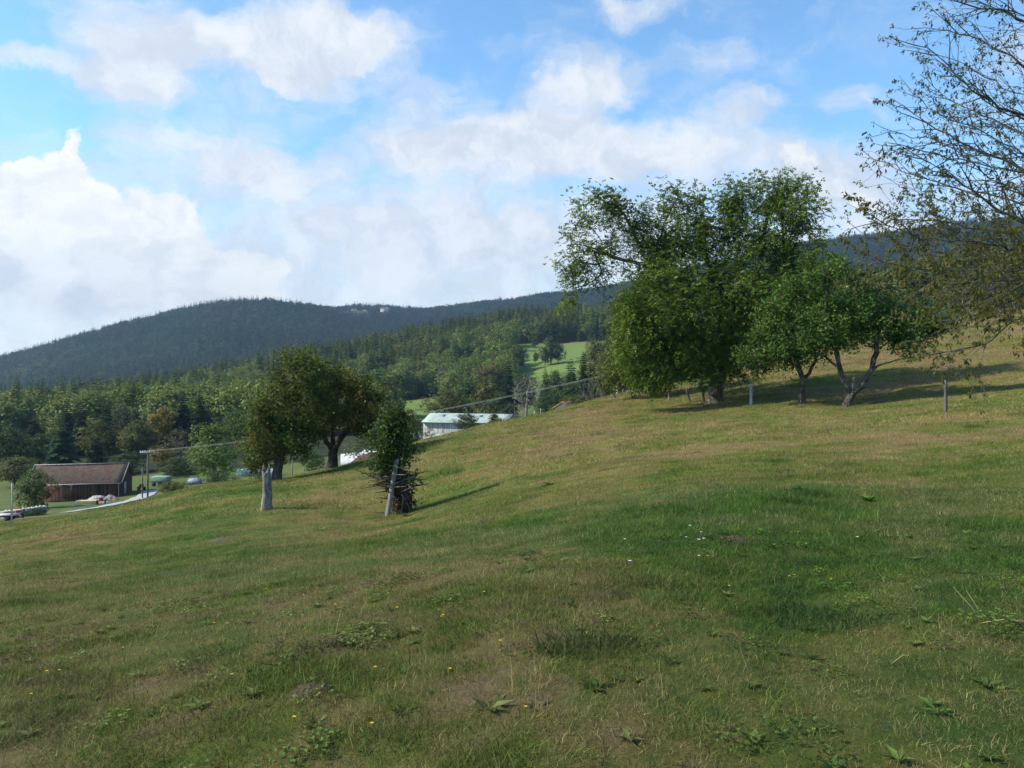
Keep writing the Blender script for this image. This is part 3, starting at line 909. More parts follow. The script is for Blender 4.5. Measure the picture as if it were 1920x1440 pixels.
# ------------------------------------------------------------------ cherry tree reaching in from the right
def cherry():
    D = 9.0
    bx, by, bz = at(2150, D)
    root = empty('cherry_tree', (bx, by, bz), 'sparse autumn cherry tree whose long bare twigs reach in high at the right', 'tree')
    sk = Skeleton()
    base = np.array([bx, by, bz - .3])
    trunk = sk.limb(-1, [base, (bx - .05, by, bz + .8), W3(2080, 560, D), W3(2060, 430, D + .1)], .20, .13, step=.2, wob=.02)
    top = sk.limb(trunk, [W3(2050, 250, D + .2), W3(2030, 60, D + .3), W3(2040, -150, D + .3)], .11, .06, step=.2, wob=.02)
    limbs = []
    # main limbs: start column/row on the trunk, waypoints (px, py, ddepth)
    for pts, r0 in [
        ([(2062, 470, .1), (1980, 440, -.3), (1905, 412, -.5), (1850, 380, -.6), (1790, 335, -.7), (1735, 300, -.8)], .060),
        ([(2062, 480, .1), (1960, 452, .4), (1860, 430, .6), (1760, 415, .8), (1660, 408, 1.0)], .040),
        ([(2058, 380, .1), (1960, 340, .2), (1880, 300, .3), (1790, 262, .4), (1700, 205, .5)], .045),
        ([(2055, 300, .2), (1970, 250, -.4), (1900, 205, -.8), (1820, 170, -1.0), (1740, 90, -1.1)], .045),
        ([(2050, 220, .2), (1960, 150, .6), (1880, 95, .8), (1800, 60, 1.0), (1735, 52, 1.1)], .04),
        ([(2045, 140, .3), (1960, 60, -.4), (1880, 20, -.6), (1790, 5, -.8), (1770, -10, -.9)], .04),
        ([(2060, 350, .1), (1990, 330, -1.0), (1900, 320, -1.4), (1800, 300, -1.6), (1665, 268, -1.8)], .035),
        ([(2065, 500, 0), (1960, 500, .5), (1850, 490, .9), (1740, 470, 1.2), (1620, 440, 1.3)], .036),
        ([(2068, 520, 0), (1970, 530, -.5), (1880, 525, -.9), (1790, 535, -1.1), (1690, 520, -1.3)], .032),
        ([(2070, 540, 0), (1990, 560, .3), (1900, 572, .4), (1830, 588, .5), (1770, 602, .5)], .030),
        ([(2075, 560, 0), (1985, 585, -.3), (1900, 600, -.6), (1855, 645, -.8), (1790, 658, -.9), (1725, 666, -1.0)], .028),
        ([(2060, 430, 0), (1970, 400, 1.3), (1880, 370, 1.9), (1780, 350, 2.3), (1640, 300, 2.6)], .04),
        ([(2055, 330, .2), (1960, 270, 1.2), (1860, 225, 1.8), (1780, 190, 2.1), (1725, 140, 2.3)], .035),
        ([(2070, 510, 0), (1960, 480, -1.2), (1850, 455, -1.8), (1740, 450, -2.2), (1640, 418, -2.4)], .032),
        ([(2040, 90, .3), (1985, 10, .2), (1930, -60, .2)], .04),
        ([(2066, 505, 0), (1975, 512, 1.4), (1880, 505, 2.2), (1770, 500, 2.8), (1640, 488, 3.2)], .034),
        ([(2072, 545, 0), (1960, 545, 1.2), (1860, 548, 2.0), (1750, 540, 2.6)], .030)]:
        P = [W3(px, py, D + dd) for px, py, dd in pts]
        st = len(sk.p)
        s = sk.near(P[0])
        sk.limb(s, P[1:], r0 * .66, .0045, step=.13, wob=.012)
        limbs.append((st, len(sk.p), r0, pts[-1][1]))
    leafP, leafA, tone = [], [], []

    def side(idx, dirv, L, r0, lvl, low):
        """a side shoot that bends upward, with its own shoots and leaf tufts"""
        n = max(3, int(L / .10))
        p = sk.p[idx]; d = norm(dirv)
        cur = idx
        bend = rng.normal(size=3) * .10 + np.array([-.03, 0, .05 if not low else .015])
        nodes = []
        for j in range(1, n + 1):
            d = norm(d + bend * .35 + rng.normal(size=3) * .06)
            p = p + d * (L / n)
            cur = sk.node(p, cur, max(.0019, r0 * (1 - .75 * j / n)))
            nodes.append((cur, d.copy()))
        if lvl < 2:
            for (c, dd) in nodes[1:]:
                if rng.random() < (.68 if lvl == 0 else .55):
                    sd = norm(np.cross(dd, rng.normal(size=3)))
                    side(c, dd * .8 + sd * .75 + np.array([-.12, 0, .10]), L * (.28 + .3 * rng.random()), max(.0028, r0 * .5), lvl + 1, low)
        k0 = .70 if low else .42
        for (c, dd) in nodes[int(len(nodes) * .25):]:
            if rng.random() < k0:
                for _ in range(rng.integers(2, 5 if not low else 8)):
                    leafP.append(sk.p[c] + rng.normal(size=3) * .012); leafA.append(dd); tone.append(.62 if low else .34)

    for (a, b, r0, py1) in list(limbs):      # a second, finer set of limbs between the first
        src = [sk.p[i] for i in range(a, b)]
        if len(src) < 6: continue
        off = np.array([.12 * rng.random(), .25 * rng.normal(), .16 * rng.normal() + .03])
        P = [src[k] + off * min(1, k / 5) + rng.normal(size=3) * .02 for k in range(2, len(src), 3)]
        st = len(sk.p)
        sk.limb(a, P, r0 * .42, .0035, step=.13, wob=.014)
        limbs.append((st, len(sk.p), r0 * .7, py1))
    for (a, b, r0, py1) in limbs:
        low = py1 > 400
        for i in range(a + 3, b):
            d = norm(sk.p[i] - sk.p[sk.par[i]])
            if rng.random() < .85:
                t = (i - a) / (b - a)
                sd = norm(np.cross(d, rng.normal(size=3)))
                side(i, d * .85 + sd * .6 + np.array([-.1, 0, .12 if not low else .02]), (.55 + .5 * rng.random()) * (1.0 - .64 * t), max(.0038, r0 * .2), 0, low)
    r = np.array(sk.rmin)
    V, Q = sk.mesh(r, sides=(3, 5, 10), flare=.3, rough=.05)
    o = np.array([bx, by, bz])
    link('trunk', make_mesh('trunk', V - o, [Q], bark_twig, smooth=True), root)
    P, A, tn = np.array(leafP), np.array(leafA), np.array(tone)
    m = len(P)
    ax = A * .45 + rand_unit(m) * .55 + np.array([0, 0, -.75])
    s = .55 + .6 * rng.random(m)
    lv = leaf_folded(P, ax, rand_unit(m), .050 * s, .020 * s, np.clip(tn + rng.normal(size=m) * .2, 0, 1))
    link('crown', make_mesh('crown', lv[0] - o, [lv[1]], leaf_cherry, {'rnd': lv[2]}), root)
    return m

print('cherry leaves', cherry())


# ------------------------------------------------------------------ grey stump, stake, overgrown stump
stake_m = simple_mat('weathered_wood', (.11, .095, .08), .9, 0, 6, .5, (1, 1, .12), col2=(.29, .265, .235))
stump_m = bark_silver
def stump():
    bx, by, bz = at(499, 26.5)
    root = empty('tree_stump', (bx, by, bz), 'bare silvery dead tree stump standing alone on the slope', 'tree stump')
    h = 1.33
    zs = np.linspace(-.2, h, 15); n = 18
    V = []
    for i, z in enumerate(zs):
        t = max(0, z) / h
        r = .165 - .045 * t + .05 * math.exp(-max(z, 0) / .12)
        a = np.arange(n) * 2 * math.pi / n
        rr = r * (1 + .10 * np.sin(3 * a + 1.2 + t) + .05 * np.sin(7 * a + t * 2) + .03 * rng.normal(size=n))
        cx = .05 * math.sin(t * 2.6) - .03 * t
        zz = np.full(n, z)
        if i == len(zs) - 1: zz = zz + .10 * np.sin(2 * a + 2) + .07 * rng.normal(size=n)
        V.append(np.stack([cx + np.cos(a) * rr, np.sin(a) * rr, zz], 1))
    top = V[-1].copy(); c = top.mean(0); inner = c + (top - c) * .55 - np.array([0, 0, .13])
    V = np.concatenate(V + [inner])
    q = [(i * n + j, i * n + (j + 1) % n, (i + 1) * n + (j + 1) % n, (i + 1) * n + j) for i in range(len(zs)) for j in range(n)]
    V = np.concatenate([V, [c - np.array([0, 0, .16])]])
    t = [((len(zs)) * n + j, (len(zs)) * n + (j + 1) % n, len(V) - 1) for j in range(n)]
    link('trunk', make_mesh('trunk', V, [np.array(q), np.array(t)], stump_m, smooth=True), root)
    for a, hh in ((2.6, .16), (3.6, .1), (.4, .13)):
        m = MB()
        p = np.array([.10 * math.cos(a), .10 * math.sin(a), h - .08])
        m.tube([p, p + np.array([.01, 0, .12]), p + np.array([-.02, .01, .12 + hh])], [.045, .03, .008], 5)
        m.build('splinter', stump_m, root, smooth=True)
stump()


def overgrown():
    D = 25
    bx, by, bz = at(752, D)
    root = empty('overgrown_stump', (bx, by, bz), 'leaning old stump wrapped in dead brush with a leafy young crown on top', 'overgrown stump')
    o = np.array([bx, by, bz]); s = D / F_PX
    L = lambda px, py, dd=0: W3(px, py, D + dd) - W3(752, 962, D)
    m = MB()
    m.tube([L(758, 968), L(757, 940), L(752, 915), L(745, 890), L(742, 862), L(741, 840)], [.26, .20, .17, .15, .08, .05], 12, wob=.18)
    m.build('trunk', bark_dark, root, smooth=True)
    br = MB()
    for k in range(90):
        t = rng.random()
        a = L(757 - 14 * t, 962 - 75 * t) + rng.normal(size=3) * np.array([.16, .16, .08])
        if k < 45:   # stems running down the stump
            d = np.array([rng.normal() * .28 + .12, rng.normal() * .25, -1.0]) * (.3 + .5 * rng.random())
            if a[2] + d[2] < -.02: d = d * max(.05, (a[2] + .02)) / max(.05, -d[2])
        else:
            d = norm(np.array([rng.normal() - .25, rng.normal() * .8, rng.normal() * .35 + .1])) * (.25 + .55 * rng.random())
        mid = a + d * .5 + rng.normal(size=3) * .06
        br.tube([a, mid, a + d], [.018 + .014 * rng.random(), .012, .005], 4, cap=False)
    # the pile of cut limbs resting across the top of the stump
    for k in range(64):
        c = L(742 + rng.normal() * 18, 899 + rng.normal() * 11, rng.normal() * .25)
        d = norm(np.array([1, rng.normal() * .7, rng.normal() * .22])) * (.25 + .45 * rng.random())
        br.tube([c - d, c + rng.normal(size=3) * .05, c + d], [.008, .026 * (.5 + rng.random()), .010], 5, cap=False)
    br.tube([L(775, 945, -.3), L(790, 956, -.5), L(808, 962, -.6)], [.03, .028, .012], 6)
    br.tube([L(752, 962, -.5), L(757, 930, -.35)], [.02, .012], 6)
    br.tube([L(737, 958, -.4), L(740, 900, -.35)], [.02, .014], 6)
    br.build('brush', bark_mat('dry_twigs', (.055, .040, .030), (.19, .15, .12), scale=14), root, smooth=True)
    # leafy shoots
    lob = [(720, 838, 36, 28, 0, .7, 40), (738, 812, 22, 34, 0, .6, 42), (722, 798, 16, 16, 0, .4, 12), (760, 788, 13, 15, 0, .35, 9), (770, 842, 12, 12, 0, .3, 6), (712, 822, 22, 26, 0, .6, 24), (708, 860, 20, 18, 0, .5, 16), (742, 775, 18, 30, 0, .45, 26), (758, 838, 20, 24, 0, .5, 18), (735, 790, 18, 20, 0, .4, 14), (738, 868, 26, 12, -.2, .5, 12), (715, 880, 14, 14, -.2, .35, 7), (775, 900, 8, 10, -.2, .2, 3)]
    P, ids = lobe_points(lob, D, 1, .25)
    sk = Skeleton()
    b = sk.limb(-1, [L(742, 868) + o, L(742, 835) + o, L(744, 800) + o, L(743, 760) + o], .06, .012, step=.15, wob=.02)
    P = P - (W3(752, 962, D) - o)
    fin = sk.grow(P, step=.18, wpath=.2, up=.2)
    V, Q = sk.mesh(sk.radii(.006, .45))
    link('shoots', make_mesh('shoots', V - o, [Q], bark_dark, smooth=True), root)
    cpx = np.array([sk.p[i] for _, i in fin]); pp = np.array([sk.p[sk.par[i]] for _, i in fin])
    lv = leaves_simple(19, .105, .07, .15, hang=.35, back=.25, fn=leaf_folded)(cpx, norm(cpx - pp), ids)
    link('crown', make_mesh('crown', lv[0] - o, [lv[1]], leaf_ivy, {'rnd': lv[2]}), root)
    n = 1500
    t = rng.random(n)
    c = np.array([L(757 - 16 * q, 955 - 70 * q) for q in t]) + rng.normal(size=(n, 3)) * np.array([.17, .17, .10])
    c[:, 2] = np.maximum(c[:, 2], .03)
    lv = leaf_folded(c, rand_unit(n) + np.array([0, 0, -.6]), rand_unit(n), .08 + .06 * rng.random(n), .055 + .03 * rng.random(n), rng.random(n))
    link('dead_leaves', make_mesh('dead_leaves', lv[0], [lv[1]], leaf_dead, {'rnd': lv[2]}), root)
overgrown()


def split_post(name, label, px, D, h, wd, dp, lean=(0, 0), group=None, m=None, pts=None, crook=0.0, notch=True):
    bx, by, bz = at(px, D)
    mb = MB()
    n = 7
    V, Q = [], []
    for i in range(n):
        t = i / (n - 1)
        z = -.25 + t * (h + .25)
        k = 1 - .12 * t + .05 * rng.normal()
        x = lean[0] * max(z, 0) + crook * math.sin(t * 4.5); y = lean[1] * max(z, 0)
        q = np.array([(-1, -1), (1, -1), (1.05, .7), (.1, 1.1), (-1, .9)]) * np.array([wd, dp]) / 2 * k
        V.append(np.stack([q[:, 0] + x, q[:, 1] + y, np.full(5, z) + (rng.random(5) * .09 if i == n - 1 else 0)], 1))
    V = np.concatenate(V + [V[-1].mean(0, keepdims=True)])
    Q = [(i * 5 + j, i * 5 + (j + 1) % 5, (i + 1) * 5 + (j + 1) % 5, (i + 1) * 5 + j) for i in range(n - 1) for j in range(5)]
    Tt = [((n - 1) * 5 + j, (n - 1) * 5 + (j + 1) % 5, len(V) - 1) for j in range(5)]
    mb.add(V, Q, Tt)
    o = mb.build(name, m or stake_m, loc=(bx, by, bz))
    return tag(o, label, 'post', group)

split_post('wooden_stake', 'tall weathered grey stake leaning against the overgrown stump', 726, 24.5, 1.69, .15, .10, lean=(.165, .05))
grey_m = simple_mat('pale_post_wood', (.26, .24, .21), .9, 0, 6, .4, (1, 1, .15), col2=(.50, .48, .44))
darkpost_m = simple_mat('dark_post_wood', (.035, .03, .026), .9, 0, 8, .4, (1, 1, .2), col2=(.12, .10, .085))
fence_group = 'old fence posts along the slope'
wp = split_post('fence_post', 'pale whitish fence post with a torn strip, right of the walnut trunk', 1408, 46, 1.12, .16, .12, group=fence_group, m=grey_m)
mb = MB(); mb.tube([(-.08, -.06, 1.05), (-.2, -.1, .92), (-.32, -.12, .62)], [.022, .016, .006], 5); mb.build('torn_strip', grey_m, wp)
split_post('fence_post', 'dark crooked fence post alone in the grass at the far right', 1771, 30, 1.15, .10, .08, lean=(.06, 0), group=fence_group, m=simple_mat('mid_post_wood', (.06, .052, .045), .9, 0, 8, .4, (1, 1, .2), col2=(.15, .135, .12)), crook=.03)
split_post('fence_post', 'thin straight grey fence post, leftmost of the three under the walnut', 1254, 54, .72, .09, .08, group=fence_group, m=stake_m)
split_post('fence_post', 'tilted dark rotten fence post between two upright ones', 1292, 52, .82, .12, .10, lean=(-.16, 0), group=fence_group, m=darkpost_m, crook=.05)
split_post('fence_post', 'short dark fence post almost touching the hollow walnut trunk', 1318, 51, .82, .13, .11, lean=(.03, 0), group=fence_group, m=darkpost_m, crook=.04)
split_post('fence_post', 'grey stub of a post standing behind the V shaped fruit tree', 1601, 46, 1.05, .16, .11, lean=(-.02, 0), group=fence_group, m=stake_m)
for px, D, h, wd, mm, lab in [(1157, 70, 1.4, .15, grey_m, 'white post, the thickest of the paddock row beside the walnut crown'), (1168, 71, .95, .08, stake_m, 'thin grey post just right of the thick white post'),
                              (1176, 71, .95, .08, grey_m, 'thin pale post, third of the paddock row counted from the thick white one'), (1180, 72, .92, .07, stake_m, 'thin grey post, last of the paddock row before the walnut leaves')]:
    split_post('fence_post', lab, px, D, h, wd, wd, group='paddock posts left of the walnut', m=mm)
for px, D, h, lab in [(1002, 70, .85, 'weathered fence post on the crest beside the bare tree, the nearer to it'), (1014, 69, .85, 'weathered fence post on the crest, right of its twin by the bare tree')]:
    split_post('fence_post', lab, px, D, h, .10, .09, group='posts on the crest by the bare tree', m=grey_m)
for px, D, h, wd, lab in [(1805, 98, 2.6, .16, 'tall pale post on the crest under the cherry branches, leftmost of its row'), (1813, 98, 1.5, .10, 'thin bluish post on the crest, second of the row under the cherry branches'),
                          (1818, 97, 2.0, .20, 'broad white post on the crest, third of the row under the cherry branches'), (1823, 98, 1.5, .12, 'short pale post on the crest, last of the row under the cherry branches'), (1899, 90, 1.25, .09, 'lone slim post on the bright crest near the right edge')]:
    split_post('fence_post', lab, px, D, h, wd * .7, wd * .7, group='crest posts behind the cherry branches', m=stake_m)
# ------------------------------------------------------------------ kinds of valley tree (unit height 1, built once, copied)
def broad_arrays(seed, width=.72, nl=9, clumps=260, per=11, leaf=.030, low=.12, airy=0.0):
    """a broadleaf tree of height 1: trunk arrays and crown arrays"""
    global rng
    keep, rng = rng, np.random.default_rng(seed)
    sk = Skeleton()
    t = sk.limb(-1, [(0, 0, -.03), (0, 0, .12), (.01, .01, .30)], .022, .016, step=.05, wob=.004)
    lobes = []
    for k in range(nl):
        a = k * 2.4 + rng.random(); h = low + .16 + (.80 - low - .16) * (k + .5) / nl + .05 * rng.normal()
        rad = width * .5 * (.62 * math.sin(math.pi * min(1, max(.12, (1.06 - h) / .95))) ** .7) * (.7 + .5 * rng.random())
        c = np.array([math.cos(a) * rad, math.sin(a) * rad, h])
        s = width * (.21 + .09 * rng.random())
        lobes.append((c, np.array([s, s, s * (.75 + .3 * rng.random())])))
    lobes.append((np.array([0, 0, .86]), np.array([width * .2, width * .2, .13])))
    pts = []
    for c, s in lobes:
        n = clumps // len(lobes)
        u = rand_unit(n)
        pts.append(c + u * s * ((.35 + .65 * rng.random(n)) ** .5)[:, None])
    P = np.concatenate(pts)
    fin = sk.grow(P, step=.07, wpath=.25, up=.1, first=2)
    r = sk.radii(.0014, .45)
    TV, TQ = sk.mesh(r, sides=(3, 3, 6), flare=0)
    cpx = np.array([sk.p[i] for _, i in fin])
    m = len(cpx)
    tone = np.clip(.5 + .22 * rng.normal(size=m), 0, 1)
    p = np.repeat(cpx, per, 0) + rng.normal(size=(m * per, 3)) * leaf * .85
    nrm = rand_unit(m * per) * .7 + norm(p - np.array([0, 0, .45])) * .8 + np.array([0, 0, .4])
    ax = np.cross(nrm, rand_unit(m * per)) + np.array([0, 0, -.2])
    s = .7 + .7 * rng.random(m * per)
    LV, LQ, LR = leaf_diamonds(p, ax, nrm, leaf * 1.25 * s, leaf * .85 * s, np.clip(np.repeat(tone, per) + rng.normal(size=m * per) * .12, 0, 1))
    rng = keep
    return (TV, TQ), (LV, LQ, LR)


def conifer_arrays(seed, width=.34, levels=26, nb=9, low=.06, droop=.35, sparse=0.0):
    global rng
    keep, rng = rng, np.random.default_rng(seed)
    sk = Skeleton()
    sk.limb(-1, [(0, 0, -.03), (0, 0, .5), (.004, 0, .985)], .017, .0012, step=.08, wob=.001)
    TV, TQ = sk.mesh(np.array(sk.rmin), sides=(4, 5, 6))
    P, A, N, L, W_, R = [], [], [], [], [], []
    for i in range(levels):
        h = low + (1 - low) * (i / (levels - 1)) ** .92
        Rm = width * .5 * (1 - (h - low) / (1.02 - low)) ** .78 * (.8 + .4 * rng.random())
        for k in range(nb if h < .85 else 6):
            if rng.random() < sparse: continue
            a = rng.random() * 2 * math.pi
            l = Rm * (.7 + .5 * rng.random()) + .008
            d = np.array([math.cos(a), math.sin(a), 0])
            up = .35 if h > .8 else -.05
            tone = .5 + .2 * rng.normal()
            n = 4
            for j in range(n):
                t = (j + .35) / n
                pos = np.array([0, 0, h]) + d * l * t + np.array([0, 0, (up * t - droop * t * t) * l])
                for sgn in (-1, 1, 0):
                    s = np.array([-d[1], d[0], 0]) * sgn
                    P.append(pos); A.append(d * .75 + s * .8 + np.array([0, 0, -.28 - .25 * rng.random()]))
                    N.append(np.array([0, 0, 1.0]) + rng.normal(size=3) * .35)
                    ll = l * (.55 - .25 * t) + .014
                    L.append(ll); W_.append(ll * .5 + .004); R.append(tone + .12 * rng.normal() + .12 * (t - .5))
    LV, LQ, LR = leaf_diamonds(np.array(P), np.array(A), np.array(N), np.array(L), np.array(W_), np.clip(R, 0, 1))
    rng = keep
    return (TV, TQ), (LV, LQ, LR)


def bare_arrays(seed, n=420, width=.62):
    global rng
    keep, rng = rng, np.random.default_rng(seed)
    sk = Skeleton()
    sk.limb(-1, [(0, 0, -.03), (0, 0, .15), (.01, 0, .32), (.03, 0, .6)], .024, .010, step=.05, wob=.004)
    u = rand_unit(n) * (.35 + .65 * rng.random((n, 1))) ** .5
    P = u * np.array([width * .5, width * .5, .40]) + np.array([0, 0, .60])
    sk.grow(P, step=.06, wpath=.35, up=.05, first=2)
    TV, TQ = sk.mesh(sk.radii(.0019, .45), sides=(3, 3, 6))
    rng = keep
    return (TV, TQ), None


KINDS = {}
def kind_meshes(key):
    if key not in KINDS:
        if key.startswith('broad'):
            a = {'broad1': (101, .72, 9, 330, 11), 'broad2': (102, .95, 11, 360, 11), 'broad3': (103, .55, 8, 300, 11), 'broad4': (104, .80, 10, 340, 10)}[key]
            t, l = broad_arrays(a[0], a[1], a[2], a[3], a[4])
        elif key == 'shrub':
            t, l = broad_arrays(111, 1.25, 8, 300, 12, leaf=.040, low=-.05)
        elif key == 'thin':
            t, l = broad_arrays(112, .6, 8, 120, 9, leaf=.024, low=.2)
        elif key == 'spruce1':
            t, l = conifer_arrays(121)
        elif key == 'spruce2':
            t, l = conifer_arrays(122, .44, 24, 9, .05, .45)
        elif key == 'spruce3':
            t, l = conifer_arrays(123, .26, 28, 8, .10, .3, .12)
        elif key == 'bare':
            t, l = bare_arrays(131)
        elif key == 'bare_shrub':
            t, l = bare_arrays(132, 260, 1.1)
        KINDS[key] = (make_mesh(key + '_trunk', t[0], [t[1]], bark_dead if key.startswith('bare') else bark_dark, smooth=True),
                      make_mesh(key + '_crown', l[0], [l[1]], leaf_olive, {'rnd': l[2]}) if l else None)
    return KINDS[key]


fol = {
    'dark': leaf_mat('dark_spruce', [(.006, .013, .007), (.012, .026, .011), (.020, .036, .014), (.030, .048, .018)], .15),
    'spruce': leaf_mat('green_spruce', [(0.013, 0.027, 0.013), (0.025, 0.053, 0.020), (0.040, 0.075, 0.025), (0.057, 0.092, 0.030)], .15),
    'pale': leaf_mat('pale_conifer', [(0.033, 0.053, 0.022), (0.060, 0.090, 0.033), (0.090, 0.122, 0.043), (0.125, 0.150, 0.056)], .2),
    'green': leaf_mat('green_broadleaf', [(0.018, 0.037, 0.011), (0.035, 0.075, 0.018), (0.057, 0.107, 0.022), (0.090, 0.138, 0.030)]),
    'bright': leaf_mat('bright_broadleaf', [(0.037, 0.075, 0.013), (0.075, 0.138, 0.020), (0.110, 0.181, 0.027), (0.156, 0.219, 0.037)]),
    'deep': leaf_mat('deep_broadleaf', [(0.010, 0.025, 0.011), (0.020, 0.048, 0.018), (0.035, 0.070, 0.022), (0.056, 0.094, 0.030)]),
    'olive': leaf_mat('olive_broadleaf', [(0.033, 0.043, 0.013), (0.065, 0.077, 0.020), (0.105, 0.110, 0.027), (0.150, 0.140, 0.037)]),
    'yellow': leaf_mat('yellow_broadleaf', [(0.088, 0.073, 0.015), (0.169, 0.135, 0.022), (0.237, 0.181, 0.030), (0.300, 0.225, 0.044)]),
    'greygreen': leaf_mat('greygreen_broadleaf', [(0.037, 0.053, 0.027), (0.065, 0.088, 0.043), (0.094, 0.115, 0.055), (0.125, 0.144, 0.069)]),
    'rust': leaf_mat('rusty_broadleaf', [(.045, .038, .016), (.085, .062, .024), (.125, .082, .030), (.155, .105, .040)]),
    'brownpale': leaf_mat('browned_broadleaf', [(.050, .050, .028), (.085, .080, .042), (.115, .105, .055), (.14, .125, .07)]),
}


def valley_tree(name, cat, kind, px, top, wpx, D, leafm, label, group=None, base=None, stem=None):
    if px < 470 and 223 < D < 275: D = 205 + 17 * (D - 223) / 52      # stand in front of the closed wood
    x, y, z = at(px, D)
    ztop = W3(px, top, D)[2]
    h = max(ztop - z, .8)
    wd = wpx * D / F_PX
    natural = {'broad1': .72, 'broad2': .95, 'broad3': .60, 'broad4': .82, 'shrub': 1.25, 'thin': .62, 'spruce1': .34, 'spruce2': .44, 'spruce3': .26, 'bare': .62, 'bare_shrub': 1.1}[kind]
    t, c = kind_meshes(kind)
    root = empty(name, (x, y, z), label, cat, group, rz=rng.random() * 6.28)
    s = wd / natural
    root.scale = (s, s, h)
    tr = link('trunk', t, root)
    if stem:
        tr.material_slots[0].link = 'OBJECT'; tr.material_slots[0].material = stem
    if c:
        cr = link('crown', c, root)
        cr.material_slots[0].link = 'OBJECT'
        cr.material_slots[0].material = fol[leafm]
    return root


